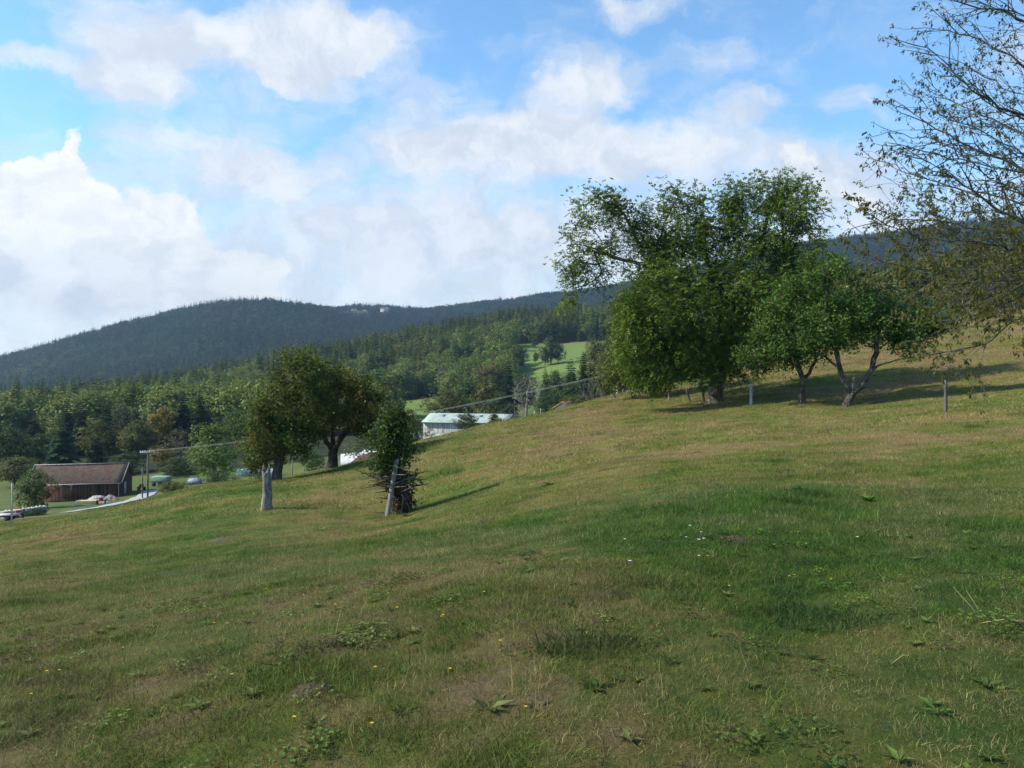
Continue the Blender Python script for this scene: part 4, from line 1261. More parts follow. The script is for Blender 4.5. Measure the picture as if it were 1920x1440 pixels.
E = 'trees at the valley edge'
for a in [
    # behind and beside the brown barn
    ('broadleaf_tree', 'tree', 'broad1', 15, 800, 90, 178, 'deep', 'dark leafy tree at the left border, well left of the barn'),
    ('broadleaf_tree', 'tree', 'broad4', 28, 855, 80, 160, 'olive', 'low olive tree at the left border in front of the dark leafy one'),
    ('spruce_tree', 'tree', 'spruce2', 64, 776, 50, 215, 'dark', 'blackish spruce standing up left of the barn roof'),
    ('spruce_tree', 'tree', 'spruce2', 86, 724, 62, 300, 'pale', 'pale conifer with whitish bare boughs, tallest above the left end of the barn'),
    ('spruce_tree', 'tree', 'spruce1', 126, 752, 46, 238, 'dark', 'first of two dark spruces side by side above the barn roof'),
    ('spruce_tree', 'tree', 'spruce2', 153, 758, 52, 236, 'dark', 'second of two dark spruces side by side above the barn roof'),
    ('broadleaf_tree', 'tree', 'broad1', 74, 812, 66, 186, 'green', 'green rounded tree over the bush at the left end of the barn'),
    ('spruce_tree', 'tree', 'spruce2', 116, 795, 74, 182, 'spruce', 'wide dark green conifer rising right behind the left half of the barn roof'),
    ('broadleaf_tree', 'tree', 'broad2', 188, 786, 84, 200, 'olive', 'broad olive brown tree rising behind the middle of the barn roof'),
    ('spruce_tree', 'tree', 'spruce1', 180, 820, 50, 176, 'dark', 'lower black green spruce in front of the broad olive tree'),
    ('broadleaf_tree', 'tree', 'broad1', 256, 786, 72, 196, 'olive', 'round olive tree behind the crossarm pole'),
    ('broadleaf_tree', 'tree', 'broad3', 306, 762, 62, 215, 'yellow', 'golden yellow autumn tree, the brightest of the wood behind the pole'),
    ('broadleaf_tree', 'tree', 'thin', 338, 800, 60, 182, 'brownpale', 'thin browned tree with a bare pale stem right of the golden tree'),
    ('broadleaf_tree', 'tree', 'shrub', 303, 838, 46, 180, 'yellow', 'small yellowing bush under the golden tree'),
    ('spruce_tree', 'tree', 'spruce2', 343, 735, 54, 262, 'dark', 'dark brownish conifer above the golden tree, left one of a pair'),
    ('spruce_tree', 'tree', 'spruce2', 376, 738, 56, 258, 'dark', 'dark brownish conifer above the golden tree, right one of a pair'),
    ('pine_tree', 'tree', 'spruce2', 200, 750, 54, 246, 'spruce', 'mid green pine between the spruce pair and the grey green tree'),
    ('broadleaf_tree', 'tree', 'broad1', 233, 756, 50, 262, 'greygreen', 'grey green tree high behind the round olive one'),
    ('spruce_tree', 'tree', 'spruce1', 255, 765, 40, 240, 'dark', 'narrow dark spruce squeezed between grey green and golden trees'),
    ('broadleaf_tree', 'tree', 'broad2', 402, 796, 106, 142, 'bright', 'bright green domed tree left of the apple trees'),
    ('laurel_shrub', 'shrub', 'shrub', 330, 858, 84, 166, 'deep', 'low bluish green thicket left of the domed tree'),
    ('broadleaf_tree', 'tree', 'broad1', 240, 846, 60, 172, 'deep', 'shadowy tree right behind the barn gable'),
    ('broadleaf_tree', 'tree', 'broad4', 398, 757, 70, 280, 'green', 'mid green tree above the domed bright tree'),
    ('broadleaf_tree', 'tree', 'broad2', 440, 770, 76, 210, 'green', 'leafy green tree half hidden by the left apple crown'),
    ('broadleaf_tree', 'tree', 'broad4', 480, 835, 60, 165, 'deep', 'dark green bush seen below the apple crowns'),
    ('broadleaf_tree', 'tree', 'broad4', 545, 815, 80, 170, 'deep', 'dark tree glimpsed between the two apple trunks'),
    ('broadleaf_tree', 'tree', 'shrub', 585, 848, 55, 140, 'green', 'green bush seen left of the black apple trunk'),
    ('broadleaf_tree', 'tree', 'thin', 672, 815, 80, 118, 'greygreen', 'thin grey green fruit tree in front of the white sheeting'),
    ('barn_shrub', 'shrub', 'shrub', 66, 878, 78, 122, 'green', 'leafy bush covering the left corner of the barn'),
    ('bramble_bush', 'shrub', 'shrub', 325, 902, 60, 136, 'olive', 'weedy olive scrub beside the green trailer'),
    ('bramble_bush', 'shrub', 'shrub', 70, 955, 40, 104, 'deep', 'dark low brambles at the end of the log stack'),
    ('fruit_tree', 'tree', 'broad4', 405, 880, 34, 118, 'deep', 'small dark fruit tree in front of the white bales, left of its twin'),
    ('fruit_tree', 'tree', 'thin', 432, 876, 44, 112, 'deep', 'sparse small fruit tree in front of the white bales'),
    ('fruit_tree', 'tree', 'thin', 482, 872, 40, 108, 'deep', 'little dark tree just left of the grey stump top'),
    # around the grey hall
    ('broadleaf_tree', 'tree', 'broad4', 768, 768, 50, 132, 'olive', 'dark olive bush tree at the left end of the grey hall'),
    ('broadleaf_tree', 'tree', 'thin', 806, 800, 38, 128, 'olive', 'thin bush in front of the left wall of the grey hall'),
    ('broadleaf_tree', 'tree', 'shrub', 765, 812, 50, 118, 'green', 'green bush over the little white house wall'),
    ('conifer_bush', 'shrub', 'broad1', 874, 772, 50, 140, 'greygreen', 'upright bush hiding the middle of the hall roof'),
    ('conifer_bush', 'shrub', 'spruce2', 926, 766, 34, 120, 'olive', 'small pointed conifer in front of the right end of the hall roof'),
    ('broadleaf_tree', 'tree', 'broad2', 832, 730, 84, 262, 'olive', 'broad olive tree right of the small bright meadow'),
    ('broadleaf_tree', 'tree', 'broad2', 877, 708, 82, 268, 'green', 'rounded green tree above the middle of the hall'),
    ('broadleaf_tree', 'tree', 'broad1', 917, 704, 64, 258, 'olive', 'dark olive tree left of the tall black spruce'),
    ('spruce_tree', 'tree', 'spruce2', 953, 677, 46, 264, 'dark', 'tall black spruce above the hall, highest of its group'),
    ('broadleaf_tree', 'tree', 'broad1', 940, 735, 60, 240, 'deep', 'dark tree filling the gap below the black spruce'),
    ('bare_tree', 'tree', 'bare', 988, 698, 74, 165, None, 'leafless grey brown tree on the crest between spruce and hut'),
    ('broadleaf_tree', 'tree', 'broad4', 985, 700, 50, 285, 'deep', 'dark tree seen through the leafless one'),
    ('spruce_tree', 'tree', 'spruce2', 1022, 690, 32, 262, 'dark', 'small pointed spruce right of the leafless tree'),
    ('broadleaf_tree', 'tree', 'broad1', 1042, 694, 52, 245, 'deep', 'dark leafy tree right of the small pointed spruce'),
    ('broadleaf_tree', 'tree', 'broad4', 1030, 738, 70, 205, 'deep', 'low spreading dark tree above the hut'),
    ('spruce_tree', 'tree', 'spruce2', 1071, 674, 50, 232, 'spruce', 'spruce standing left of the twin dark tops near the walnut'),
    ('spruce_tree', 'tree', 'spruce1', 1094, 660, 32, 236, 'dark', 'left of the twin dark tops near the walnut'),
    ('spruce_tree', 'tree', 'spruce1', 1109, 662, 34, 232, 'dark', 'right of the twin dark tops near the walnut'),
    ('broadleaf_tree', 'tree', 'broad4', 1085, 715, 70, 200, 'deep', 'dark leafy mass under the twin dark tops'),
    ('broadleaf_tree', 'tree', 'broad2', 1140, 660, 76, 130, 'olive', 'dull olive tree just left of the walnut crown'),
    ('bare_shrub', 'shrub', 'bare_shrub', 1110, 708, 62, 104, None, 'grey leafless shrub near the paddock posts'),
    ('broadleaf_tree', 'tree', 'shrub', 1090, 740, 60, 106, 'olive', 'olive hedge bush right of the small hut'),
    ('broadleaf_tree', 'tree', 'shrub', 1042, 757, 34, 116, 'green', 'green bush just left of the small hut'),
    ('bramble_bush', 'shrub', 'bare_shrub', 965, 752, 60, 110, None, 'grey twiggy scrub under the leafless tree'),
    ('bramble_bush', 'shrub', 'shrub', 1020, 772, 50, 98, 'olive', 'brownish scrub along the crest by the two posts'),
    ('bramble_bush', 'shrub', 'shrub', 935, 783, 46, 104, 'olive', 'low scrub on the crest below the small pointed conifer'),
    # in and around the meadows
    ('broadleaf_tree', 'tree', 'broad3', 1033, 630, 36, 480, 'greygreen', 'pale tree, tallest in the clump on the upper meadow'),
    ('broadleaf_tree', 'tree', 'broad1', 1046, 642, 30, 478, 'deep', 'darker tree at the right of the clump on the upper meadow'),
    ('broadleaf_tree', 'tree', 'broad1', 1022, 650, 26, 476, 'deep', 'darker tree at the left of the clump on the upper meadow'),
    ('broadleaf_tree', 'tree', 'broad1', 1003, 632, 17, 575, 'deep', 'lone small tree near the top edge of the upper meadow'),
    ('broadleaf_tree', 'tree', 'broad1', 1025, 636, 12, 585, 'deep', 'second lone small tree near the top edge of the upper meadow'),
    ('broadleaf_tree', 'tree', 'broad3', 1004, 660, 14, 490, 'green', 'single small tree left of the clump on the upper meadow'),
    ('broadleaf_tree', 'tree', 'broad1', 975, 648, 30, 470, 'deep', 'tree at the lower left corner of the upper meadow'),
    ('broadleaf_tree', 'tree', 'broad2', 888, 674, 34, 430, 'bright', 'light green tree glowing in the wood above the hall'),
    ('broadleaf_tree', 'tree', 'broad2', 932, 662, 40, 440, 'rust', 'rusty crowned tree in the wood above the black spruce'),
    ('dead_tree', 'tree', 'bare', 828, 682, 22, 425, None, 'dead pale tree in the wood edge above the small meadow'),
    ('broadleaf_tree', 'tree', 'broad3', 858, 700, 40, 425, 'green', 'green edge tree right of the dead pale tree'),
    ('broadleaf_tree', 'tree', 'broad4', 742, 702, 54, 350, 'dark', 'blackish tree left of the small bright meadow'),
    ('broadleaf_tree', 'tree', 'broad1', 772, 704, 36, 428, 'green', 'first of the leafy trees lining the top of the small meadow'),
    ('broadleaf_tree', 'tree', 'broad4', 796, 700, 38, 430, 'deep', 'second of the leafy trees lining the top of the small meadow'),
    ('broadleaf_tree', 'tree', 'broad1', 815, 704, 36, 428, 'green', 'third of the leafy trees lining the top of the small meadow'),
    # beyond the crest at the right
    ('broadleaf_tree', 'tree', 'broad4', 1650, 520, 110, 185, 'olive', 'olive tree beyond the crest, seen behind the cherry twigs'),
    ('spruce_tree', 'tree', 'spruce2', 1735, 505, 70, 190, 'deep', 'dark conifer beyond the crest behind the cherry twigs'),
    ('broadleaf_tree', 'tree', 'broad2', 1790, 530, 100, 180, 'olive', 'yellowish rounded tree beyond the crest above the white posts'),
    ('broadleaf_tree', 'tree', 'broad4', 1860, 520, 110, 175, 'deep', 'dark tree mass beyond the crest right of the white posts'),
    ('broadleaf_tree', 'tree', 'broad1', 1700, 545, 90, 165, 'deep', 'lower dark tree beyond the crest, left of the white posts'),
    ('broadleaf_tree', 'tree', 'shrub', 1760, 566, 90, 150, 'deep', 'dark hedge bush right behind the white crest posts'),
    ('broadleaf_tree', 'tree', 'broad4', 1580, 540, 80, 190, 'greygreen', 'grey green tree beyond the crest behind the V shaped fruit tree')]:
    valley_tree(*a[:8], a[8], E, stem=bark_silver if a[0] in ('dead_tree',) else None)


# ------------------------------------------------------------------ the woods: masses nobody could count
def instancer(name, protos, pts, rot, scl, idx, label, cat, kind='stuff', extra=None):
    """one object whose points carry copies of the given meshes"""
    coll = bpy.data.collections.new(name + '_sources')
    for i, me in enumerate(protos):
        o = bpy.data.objects.new('%s_%02d' % (name, i), me)
        coll.objects.link(o)
    me = bpy.data.meshes.new(name)
    n = len(pts)
    me.vertices.add(n)
    me.vertices.foreach_set('co', np.asarray(pts, np.float32).ravel())
    a = me.attributes.new('rot', 'FLOAT_VECTOR', 'POINT'); a.data.foreach_set('vector', np.asarray(rot, np.float32).ravel())
    a = me.attributes.new('scl', 'FLOAT_VECTOR', 'POINT'); a.data.foreach_set('vector', np.asarray(scl, np.float32).ravel())
    a = me.attributes.new('idx', 'INT', 'POINT'); a.data.foreach_set('value', np.asarray(idx, np.int32).ravel())
    o = link(name, me)
    ng = bpy.data.node_groups.new(name, 'GeometryNodeTree')
    ng.interface.new_socket('Geometry', in_out='INPUT', socket_type='NodeSocketGeometry')
    ng.interface.new_socket('Geometry', in_out='OUTPUT', socket_type='NodeSocketGeometry')
    nn = ng.nodes
    gi, go = nn.new('NodeGroupInput'), nn.new('NodeGroupOutput')
    ci = nn.new('GeometryNodeCollectionInfo')
    ci.inputs['Collection'].default_value = coll
    ci.inputs['Separate Children'].default_value = True
    ci.inputs['Reset Children'].default_value = True
    ip = nn.new('GeometryNodeInstanceOnPoints')
    ip.inputs['Pick Instance'].default_value = True
    def attr(nm, dt):
        k = nn.new('GeometryNodeInputNamedAttribute'); k.data_type = dt; k.inputs['Name'].default_value = nm
        return k.outputs['Attribute']
    er = nn.new('FunctionNodeEulerToRotation')
    L = ng.links.new
    L(gi.outputs[0], ip.inputs['Points']); L(ci.outputs[0], ip.inputs['Instance'])
    L(attr('idx', 'INT'), ip.inputs['Instance Index'])
    L(attr('rot', 'FLOAT_VECTOR'), er.inputs[0]); L(er.outputs[0], ip.inputs['Rotation'])
    L(attr('scl', 'FLOAT_VECTOR'), ip.inputs['Scale'])
    L(ip.outputs[0], go.inputs[0])
    md = o.modifiers.new('scatter', 'NODES'); md.node_group = ng
    tag(o, label, cat, kind=kind)
    return o


def joined(t, l, tm, lm, name):
    V = np.concatenate([t[0], l[0]]); n = len(t[0])
    return make_mesh(name, V, [t[1], l[1] + n], [tm, lm], {'rnd': np.concatenate([np.zeros(n), l[2]])},
                     fmat=np.concatenate([np.zeros(len(t[1]), int), np.ones(len(l[1]), int)]))


rustn = (.020, .47, .62)
wood_con = leaf_mat('wood_conifers', [(0.026, 0.048, 0.017), (0.051, 0.092, 0.025), (0.082, 0.132, 0.031), (0.128, 0.176, 0.041)], .15, inst_var=.45,
                    loc_noise=[(.012, .45, .60, (.170, .180, .045), .9, 0), (.03, .60, .72, (.105, .062, .030), .6, 300)])
wood_bro = leaf_mat('wood_broadleaves', [(0.045, 0.073, 0.016), (0.084, 0.133, 0.025), (0.140, 0.189, 0.033), (0.225, 0.248, 0.047)], .25, inst_var=.5,
                    loc_noise=[(.012, .50, .68, (.120, .125, .040), .6, 120), (.03, .60, .72, (.130, .082, .034), .6, 500)])
far_con = leaf_mat('far_conifers', [(00.013, 00.032, 00.018), (00.027, 00.058, 00.027), (00.044, 00.083, 00.033), (00.066, 00.108, 00.039)], .1, inst_var=.8,
                   loc_noise=[(.006, .56, .66, (.085, .050, .032), .75, 77), (.004, .52, .70, (.07, .09, .034), .7, 900)])
protos = []
for k, (sd, wd, lv, dr, lo) in enumerate([(201, .30, 22, .35, .06), (202, .38, 20, .42, .05), (203, .24, 24, .3, .12), (204, .33, 22, .3, .18)]):
    t, l = conifer_arrays(sd, wd, lv, 7, lo, dr, .06)
    protos.append(joined(t, l, bark_dark, wood_con, 'conifer%d' % k))
for k, (sd, wd) in enumerate([(211, .75), (212, .95), (213, .58), (214, .85)]):
    t, l = broad_arrays(sd, wd, 8, 190, 9, leaf=.038)
    protos.append(joined(t, l, bark_dark, wood_bro, 'broadleaf%d' % k))
fprotos = []
for k, (sd, wd, lv) in enumerate([(221, .30, 13), (222, .40, 12), (223, .24, 14)]):
    t, l = conifer_arrays(sd, wd, lv, 5, .06, .35, 0)
    fprotos.append(joined(t, l, bark_dark, far_con, 'farconifer%d' % k))
t, l = broad_arrays(224, .85, 6, 90, 8, leaf=.055)
fprotos.append(joined(t, l, bark_dark, far_con, 'farbroadleaf'))


def scatter_wood(name, D0, D1, spacing, hgt, protoset, nbroad, label, pxr=(-160, 2080), far=False):
    P = []
    x0, x1 = (pxr[0] - 960) / F_PX, (pxr[1] - 960) / F_PX
    area = .5 * (x1 - x0) * (D1 ** 2 - D0 ** 2)
    n = int(area / spacing ** 2)
    y = np.sqrt(D0 ** 2 + (D1 ** 2 - D0 ** 2) * rng.random(n))
    x = (x0 + (x1 - x0) * rng.random(n)) * y
    keep = wood_mask(x, y) > .5
    px = x / y * F_PX + 960
    keep &= ~((y < 330) & (px > 735) & (px < 1130))       # single trees stand there
    keep &= ~((y < 226) & (px < 745))
    x, y = x[keep], y[keep]
    z = heights(x, y)
    # drop what the terrain hides (coarse test along the sight line)
    vis = np.ones(len(x), bool)
    top = z + hgt * 1.3 - EYE
    for f in (.92, .84, .75, .65, .55, .45, .36, .28, .2):
        zz = heights(x * f, y * f) - EYE
        vis &= (zz / f) < top
    x, y, z = x[vis], y[vis], z[vis]
    n = len(x)
    br = fbm(x * .009, y * .009, 41, 3) + .10 * rng.normal(size=n)
    if far:
        isb = br > .57
        idx = np.where(isb, len(protoset) - 1, rng.integers(0, len(protoset) - 1, n))
    else:
        isb = br > .52
        idx = np.where(isb, rng.integers(4, 8, n), rng.integers(0, 4, n))
    h = hgt * (.45 + .85 * rng.random(n)) * np.where(isb, .80, 1.0)
    wsc = h * (.85 + .35 * rng.random(n))
    rot = np.stack([rng.normal(size=n) * .02, rng.normal(size=n) * .02, rng.random(n) * 6.28], 1)
    print(name, n)
    return instancer(name, protoset, np.stack([x, y, z - .3], 1), rot, np.stack([wsc, wsc, h], 1), idx, label, 'forest')


scatter_wood('valley_wood', 224, 470, 4.6, 17, protos, 4, 'mixed wood of spruce and broadleaf filling the valley behind the barn')
scatter_wood('hillside_wood', 470, 960, 5.0, 19, protos, 4, 'sunlit mixed forest covering the middle ridge')
scatter_wood('mountain_forest', 960, 2600, 8.5, 21, fprotos, 1, 'dark blue conifer forest on the far mountain', far=True)
# ------------------------------------------------------------------ farm buildings and gear in the valley
def planks(name, c1, c2, sx=3.2, rough=.85):
    m, t = new_mat(name)
    tc = t.n('ShaderNodeTexCoord').outputs['Object']
    v = t.n('ShaderNodeVectorMath', operation='MULTIPLY', ins={0: tc, 1: (sx, sx, .35)}).outputs[0]
    f = t.noise(v, 1.6, 5, .7)
    s = t.n('ShaderNodeSeparateXYZ', ins={0: tc})
    fl = t.math('FLOOR', t.math('MULTIPLY', t.math('ADD', s.outputs[0], s.outputs[1]), 5.0))
    wn = t.n('ShaderNodeTexWhiteNoise', noise_dimensions='1D', ins={'W': fl}).outputs[0]
    fr = t.math('FRACT', t.math('MULTIPLY', t.math('ADD', s.outputs[0], s.outputs[1]), 5.0))
    gap = t.math('LESS_THAN', fr, .10)
    k = t.math('ADD', t.math('MULTIPLY', f, .6), t.math('MULTIPLY', wn, .4))
    c = t.mix(t.rng(k, .3, .7), c1, c2)
    c = t.mix(t.math('MULTIPLY', gap, .7), c, tuple(x * .3 for x in c1))
    b = t.n('ShaderNodeBsdfPrincipled', ins={'Base Color': c, 'Roughness': rough, 'Specular IOR Level': .2})
    t.n('ShaderNodeOutputMaterial', ins={0: b.outputs[0]})
    return m


def tiles(name, c1, c2, sx=3.5, sy=3.5):
    m, t = new_mat(name)
    tc = t.n('ShaderNodeTexCoord').outputs['Object']
    br = t.n('ShaderNodeTexBrick', ins={'Vector': tc, 'Color1': (*c1, 1), 'Color2': (*c2, 1), 'Mortar': (*[x * .4 for x in c1], 1), 'Scale': 1.0, 'Mortar Size': .02, 'Brick Width': .30, 'Row Height': .28})
    f = t.noise(tc, .9, 6, .7)
    f2 = t.noise(tc, 6, 4, .7)
    c = t.mix(t.rng(f, .4, .7, 0, .55), br.outputs[0], (.12, .11, .075))
    c = t.mix(t.rng(f2, .5, .7, 0, .5), c, (.18, .125, .095))
    b = t.n('ShaderNodeBsdfPrincipled', ins={'Base Color': c, 'Roughness': .9, 'Specular IOR Level': .15})
    t.n('ShaderNodeOutputMaterial', ins={0: b.outputs[0]})
    return m


white_m = simple_mat('white_film', (.60, .62, .64), .5, .1, 1.5)
steel_m = simple_mat('galvanised_steel', (.40, .42, .43), .5, .15, 3)
roofgreen_m = simple_mat('pale_green_sheet_roof', (.29, .345, .31), .6, .12, 1.2, stretch=(1, .2, 1))
brown_wood = planks('brown_boards', (.050, .024, .015), (.15, .064, .036))
grey_wood = planks('grey_boards', (.20, .195, .185), (.40, .395, .38))
dark_m = simple_mat('dark_opening', (.02, .018, .016), .9)
tile_m = tiles('barn_tiles', (.085, .050, .037), (.150, .092, .068))
red_m = simple_mat('red_paint', (.30, .055, .035), .6, .2)
green_paint = simple_mat('pale_green_paint', (.20, .29, .22), .6, .15)
trim_m = simple_mat('pale_trim', (.40, .40, .385), .7, .15)


def roof_mesh(L, W, eave, ridge, th=.14, over=.45, side_over=.5, sag=0.0, half=None):
    """two roof slopes as one slab, ridge along local x"""
    mb = MB()
    hw = W / 2 + side_over
    drop = side_over * (ridge - eave) / (W / 2)
    n = 12
    for sgn in ((-1, 1) if half is None else (half,)):
        V = []
        for i in range(n + 1):
            x = -L / 2 - over + (L + 2 * over) * i / n
            sg = -sag * math.sin(math.pi * i / n)
            V += [(x, 0, ridge + sg), (x, sgn * hw, eave - drop + sg * .6), (x, 0, ridge + th + sg), (x, sgn * hw, eave - drop + th + sg * .6)]
        q = []
        for i in range(n):
            a, b = i * 4, i * 4 + 4
            q += [(a + 2, a + 3, b + 3, b + 2), (a, b, b + 1, a + 1), (a + 1, b + 1, b + 3, a + 3)]
        q += [(0, 1, 3, 2), (n * 4, n * 4 + 2, n * 4 + 3, n * 4 + 1)]
        mb.add(V, q)
    return mb


def wall_mesh(L, W, eave, ridge, base=-1.2):
    mb = MB()
    x, y = L / 2, W / 2
    V = [(-x, -y, base), (x, -y, base), (x, y, base), (-x, y, base), (-x, -y, eave), (x, -y, eave), (x, y, eave), (-x, y, eave), (-x, 0, ridge), (x, 0, ridge)]
    mb.add(V, [(0, 1, 5, 4), (2, 3, 7, 6), (1, 2, 6, 5), (3, 0, 4, 7)], [(5, 6, 9), (7, 4, 8)])
    return mb


def barn():
    x, y, _ = at(155, 141)
    D = 141
    zb = W3(150, 934, 137)[2]
    rz = math.radians(12)
    root = empty('brown_barn', (x, y, zb), 'long brown wooden barn with a mossy tiled roof', 'barn', rz=rz)
    L, W = 14.2, 8.4
    wall_mesh(L, W, 2.75, 5.2).build('wall', brown_wood, root)
    roof_mesh(L, W, 2.75, 5.2, sag=.10, side_over=.55, over=.5).build('roof', tile_m, root)
    for s in (-1, 1):
        mb = MB()
        xx = s * (L / 2 + .515)
        mb.box((xx, -2.35, 4.0), (.05, 5.6, .22), (math.atan2(2.45, 4.2), 0, 0))
        mb.build('verge_board', trim_m, root)
    MB().box((0, 0, 5.38), (L + 1.0, .34, .12)).build('ridge_cap', simple_mat('ridge_tiles', (.30, .28, .26), .9), root)
    d = MB().box((L / 2 + .03, -.8, 1.05), (.08, 1.1, 2.1)).build('door', simple_mat('pale_grey_door', (.42, .43, .44), .8), root)
    MB().box((L / 2 + .08, -1.15, 1.05), (.04, .05, .22)).build('handle', dark_m, d)
    MB().box((-.5, -W / 2 - .03, 1.2), (3.0, .06, 2.4)).build('barn_door', planks('door_boards', (.075, .036, .022), (.16, .08, .048)), root)
    MB().tube([(L / 2 - .15, -W / 2 - .12, -1), (L / 2 - .15, -W / 2 - .12, 2.6)], .05, 6).build('downpipe', trim_m, root)
    MB().tube([(-L / 2 - .3, -W / 2 - .58, 2.45), (L / 2 + .3, -W / 2 - .58, 2.45)], .08, 6).build('gutter', trim_m, root)
barn()


def hall():
    D = 205
    ex, ey = W3(796, 790, D)[:2]
    rz = math.radians(-15)
    L, W = 22.0, 12.5
    eave, ridge = 4.3, 6.1
    zb = W3(796, 790.5, D)[2] - eave
    c = np.array([ex, ey]) + np.array([math.cos(rz), math.sin(rz)]) * (L / 2 - .4) + np.array([-math.sin(rz), math.cos(rz)]) * (W / 2)
    root = empty('grey_hall', (c[0], c[1], zb), 'grey boarded farm hall with a pale green sheet roof', 'hall', rz=rz)
    wall_mesh(L, W, eave, ridge, -3).build('wall', grey_wood, root)
    roof_mesh(L, W, eave, ridge, th=.1, side_over=.6, over=.3).build('roof', roofgreen_m, root)
    MB().box((0, -W / 2 - .64, eave - .08), (L + .6, .06, .18)).build('fascia', green_paint, root)
    ang = math.atan2(ridge - eave, W / 2)
    for k, xx in enumerate((-7.2, -3.0, 3.0, 7.0)):
        yy = -W / 2 + 4.3
        zz = eave + (ridge - eave) * (4.3 / (W / 2)) + .14
        MB().box((xx, yy, zz), (1.3, 1.5, .06), (ang, 0, 0)).build('skylight', simple_mat('skylight_%d' % k, (.16, .19, .19), .4), root)
    MB().box((-L / 2 + 5.2, -W / 2 - .03, .8), (.18, .06, 7)).build('corner_post', trim_m, root)
    # the low annex in front
    ax = -L / 2 + 7.2
    a = MB(); a.box((ax, -W / 2 - 4.5, -1.2), (6.2, 5, 3.2)); a.build('annex', grey_wood, root)
    V = [(ax - 3.4, -W / 2 - 7.4, .55), (ax + 3.4, -W / 2 - 7.4, .55), (ax + 3.4, -W / 2 - 1.5, 1.5), (ax - 3.4, -W / 2 - 1.5, 1.5)]
    V += [(p[0], p[1], p[2] + .1) for p in V]
    MB().add(V, [(3, 2, 1, 0), (4, 5, 6, 7), (0, 1, 5, 4), (1, 2, 6, 5), (2, 3, 7, 6), (3, 0, 4, 7)]).build('annex_roof', roofgreen_m, root)
    MB().tube([(ax + 1.6, -W / 2 - 3, 1.2), (ax + 1.6, -W / 2 - 3, 2.1), ], .22, 8).build('vent_pipe', dark_m, root)
hall()


def house(name, label, px, py, D, L, W, eave, ridge, wallm, roofm, rz=0, base=-2):
    X = W3(px, py, D)
    root = empty(name, (X[0], D, X[2]), label, 'house', rz=rz)
    wall_mesh(L, W, eave, ridge, base).build('wall', wallm, root)
    roof_mesh(L, W, eave, ridge, th=.12, side_over=.4, over=.35).build('roof', roofm, root)
    n = max(2, int(L / 3))
    for i in range(n):
        MB().box((-L / 2 + (i + .5) * L / n, -W / 2 - .02, eave * .5), (.9, .06, 1.0)).build('window', dark_m, root)
    return root


plaster = simple_mat('white_plaster', (.68, .66, .62), .9, .08, 1)
terracotta = simple_mat('terracotta', (.34, .16, .09), .9, .2, 2)
house('small_hut', 'tiny whitish hut peeping over the crest below the dark trees', 1062, 777, 112, 2.2, 2.4, 1.0, 1.75, simple_mat('pale_boards', (.50, .50, .50), .9, .1), terracotta, math.radians(62))
house('white_house', 'low white farmhouse wall left of the grey hall, behind the green bush', 757, 838, 140, 5.0, 4.5, 1.7, 2.6, plaster, steel_m, .25)
house('valley_house', 'white house with a red roof, just visible in the wood beside the apple crown', 468, 782, 330, 9, 7, 4.5, 7, plaster, terracotta, .3)
house('mountain_house', 'pale chalet high on the mountain clearing', 722, 585, 2320, 26, 14, 8, 13, plaster, terracotta, .1, -6)
house('mountain_house', 'smaller brownish chalet left of the pale chalet on the mountain', 664, 586, 2315, 16, 11, 7, 11, simple_mat('ochre_wall', (.48, .36, .22), .9), terracotta, .3, -6)
house('mountain_house', 'small chalet between the two others on the mountain', 684, 587, 2318, 12, 10, 6, 9, plaster, terracotta, -.2, -6)


# road past the barn
def ribbon(name, pts, width, lift, m):
    P = []
    for i in range(len(pts) - 1):
        (px0, D0), (px1, D1) = pts[i], pts[i + 1]
        for k in range(10):
            t = k / 10
            a = W3(px0, 0, D0) * (1 - t) + W3(px1, 0, D1) * t
            P.append(a[:2])
    P = np.array(P)
    for _ in range(6): P[1:-1] = (P[:-2] + 2 * P[1:-1] + P[2:]) / 4
    d = norm(np.gradient(P, axis=0)); s = np.stack([-d[:, 1], d[:, 0]], 1)
    V = []
    for j in range(5):
        q = P + s * width * (j / 4 - .5)
        V.append(np.stack([q[:, 0], q[:, 1], heights(q[:, 0], q[:, 1]) + lift], 1))
    n = len(P)
    V = np.concatenate(V)
    q = [(j * n + i, j * n + i + 1, (j + 1) * n + i + 1, (j + 1) * n + i) for j in range(4) for i in range(n - 1)]
    return tag(link(name, make_mesh(name, V, [np.array(q)], m, smooth=True)), kind='structure', label='grey farm lane running past the barn', cat='lane')


ribbon('lane', [(128, 105), (200, 113), (245, 122), (270, 133), (285, 146)], 2.8, .10, simple_mat('lane_gravel', (.30, .30, .29), .95, .12, 2))


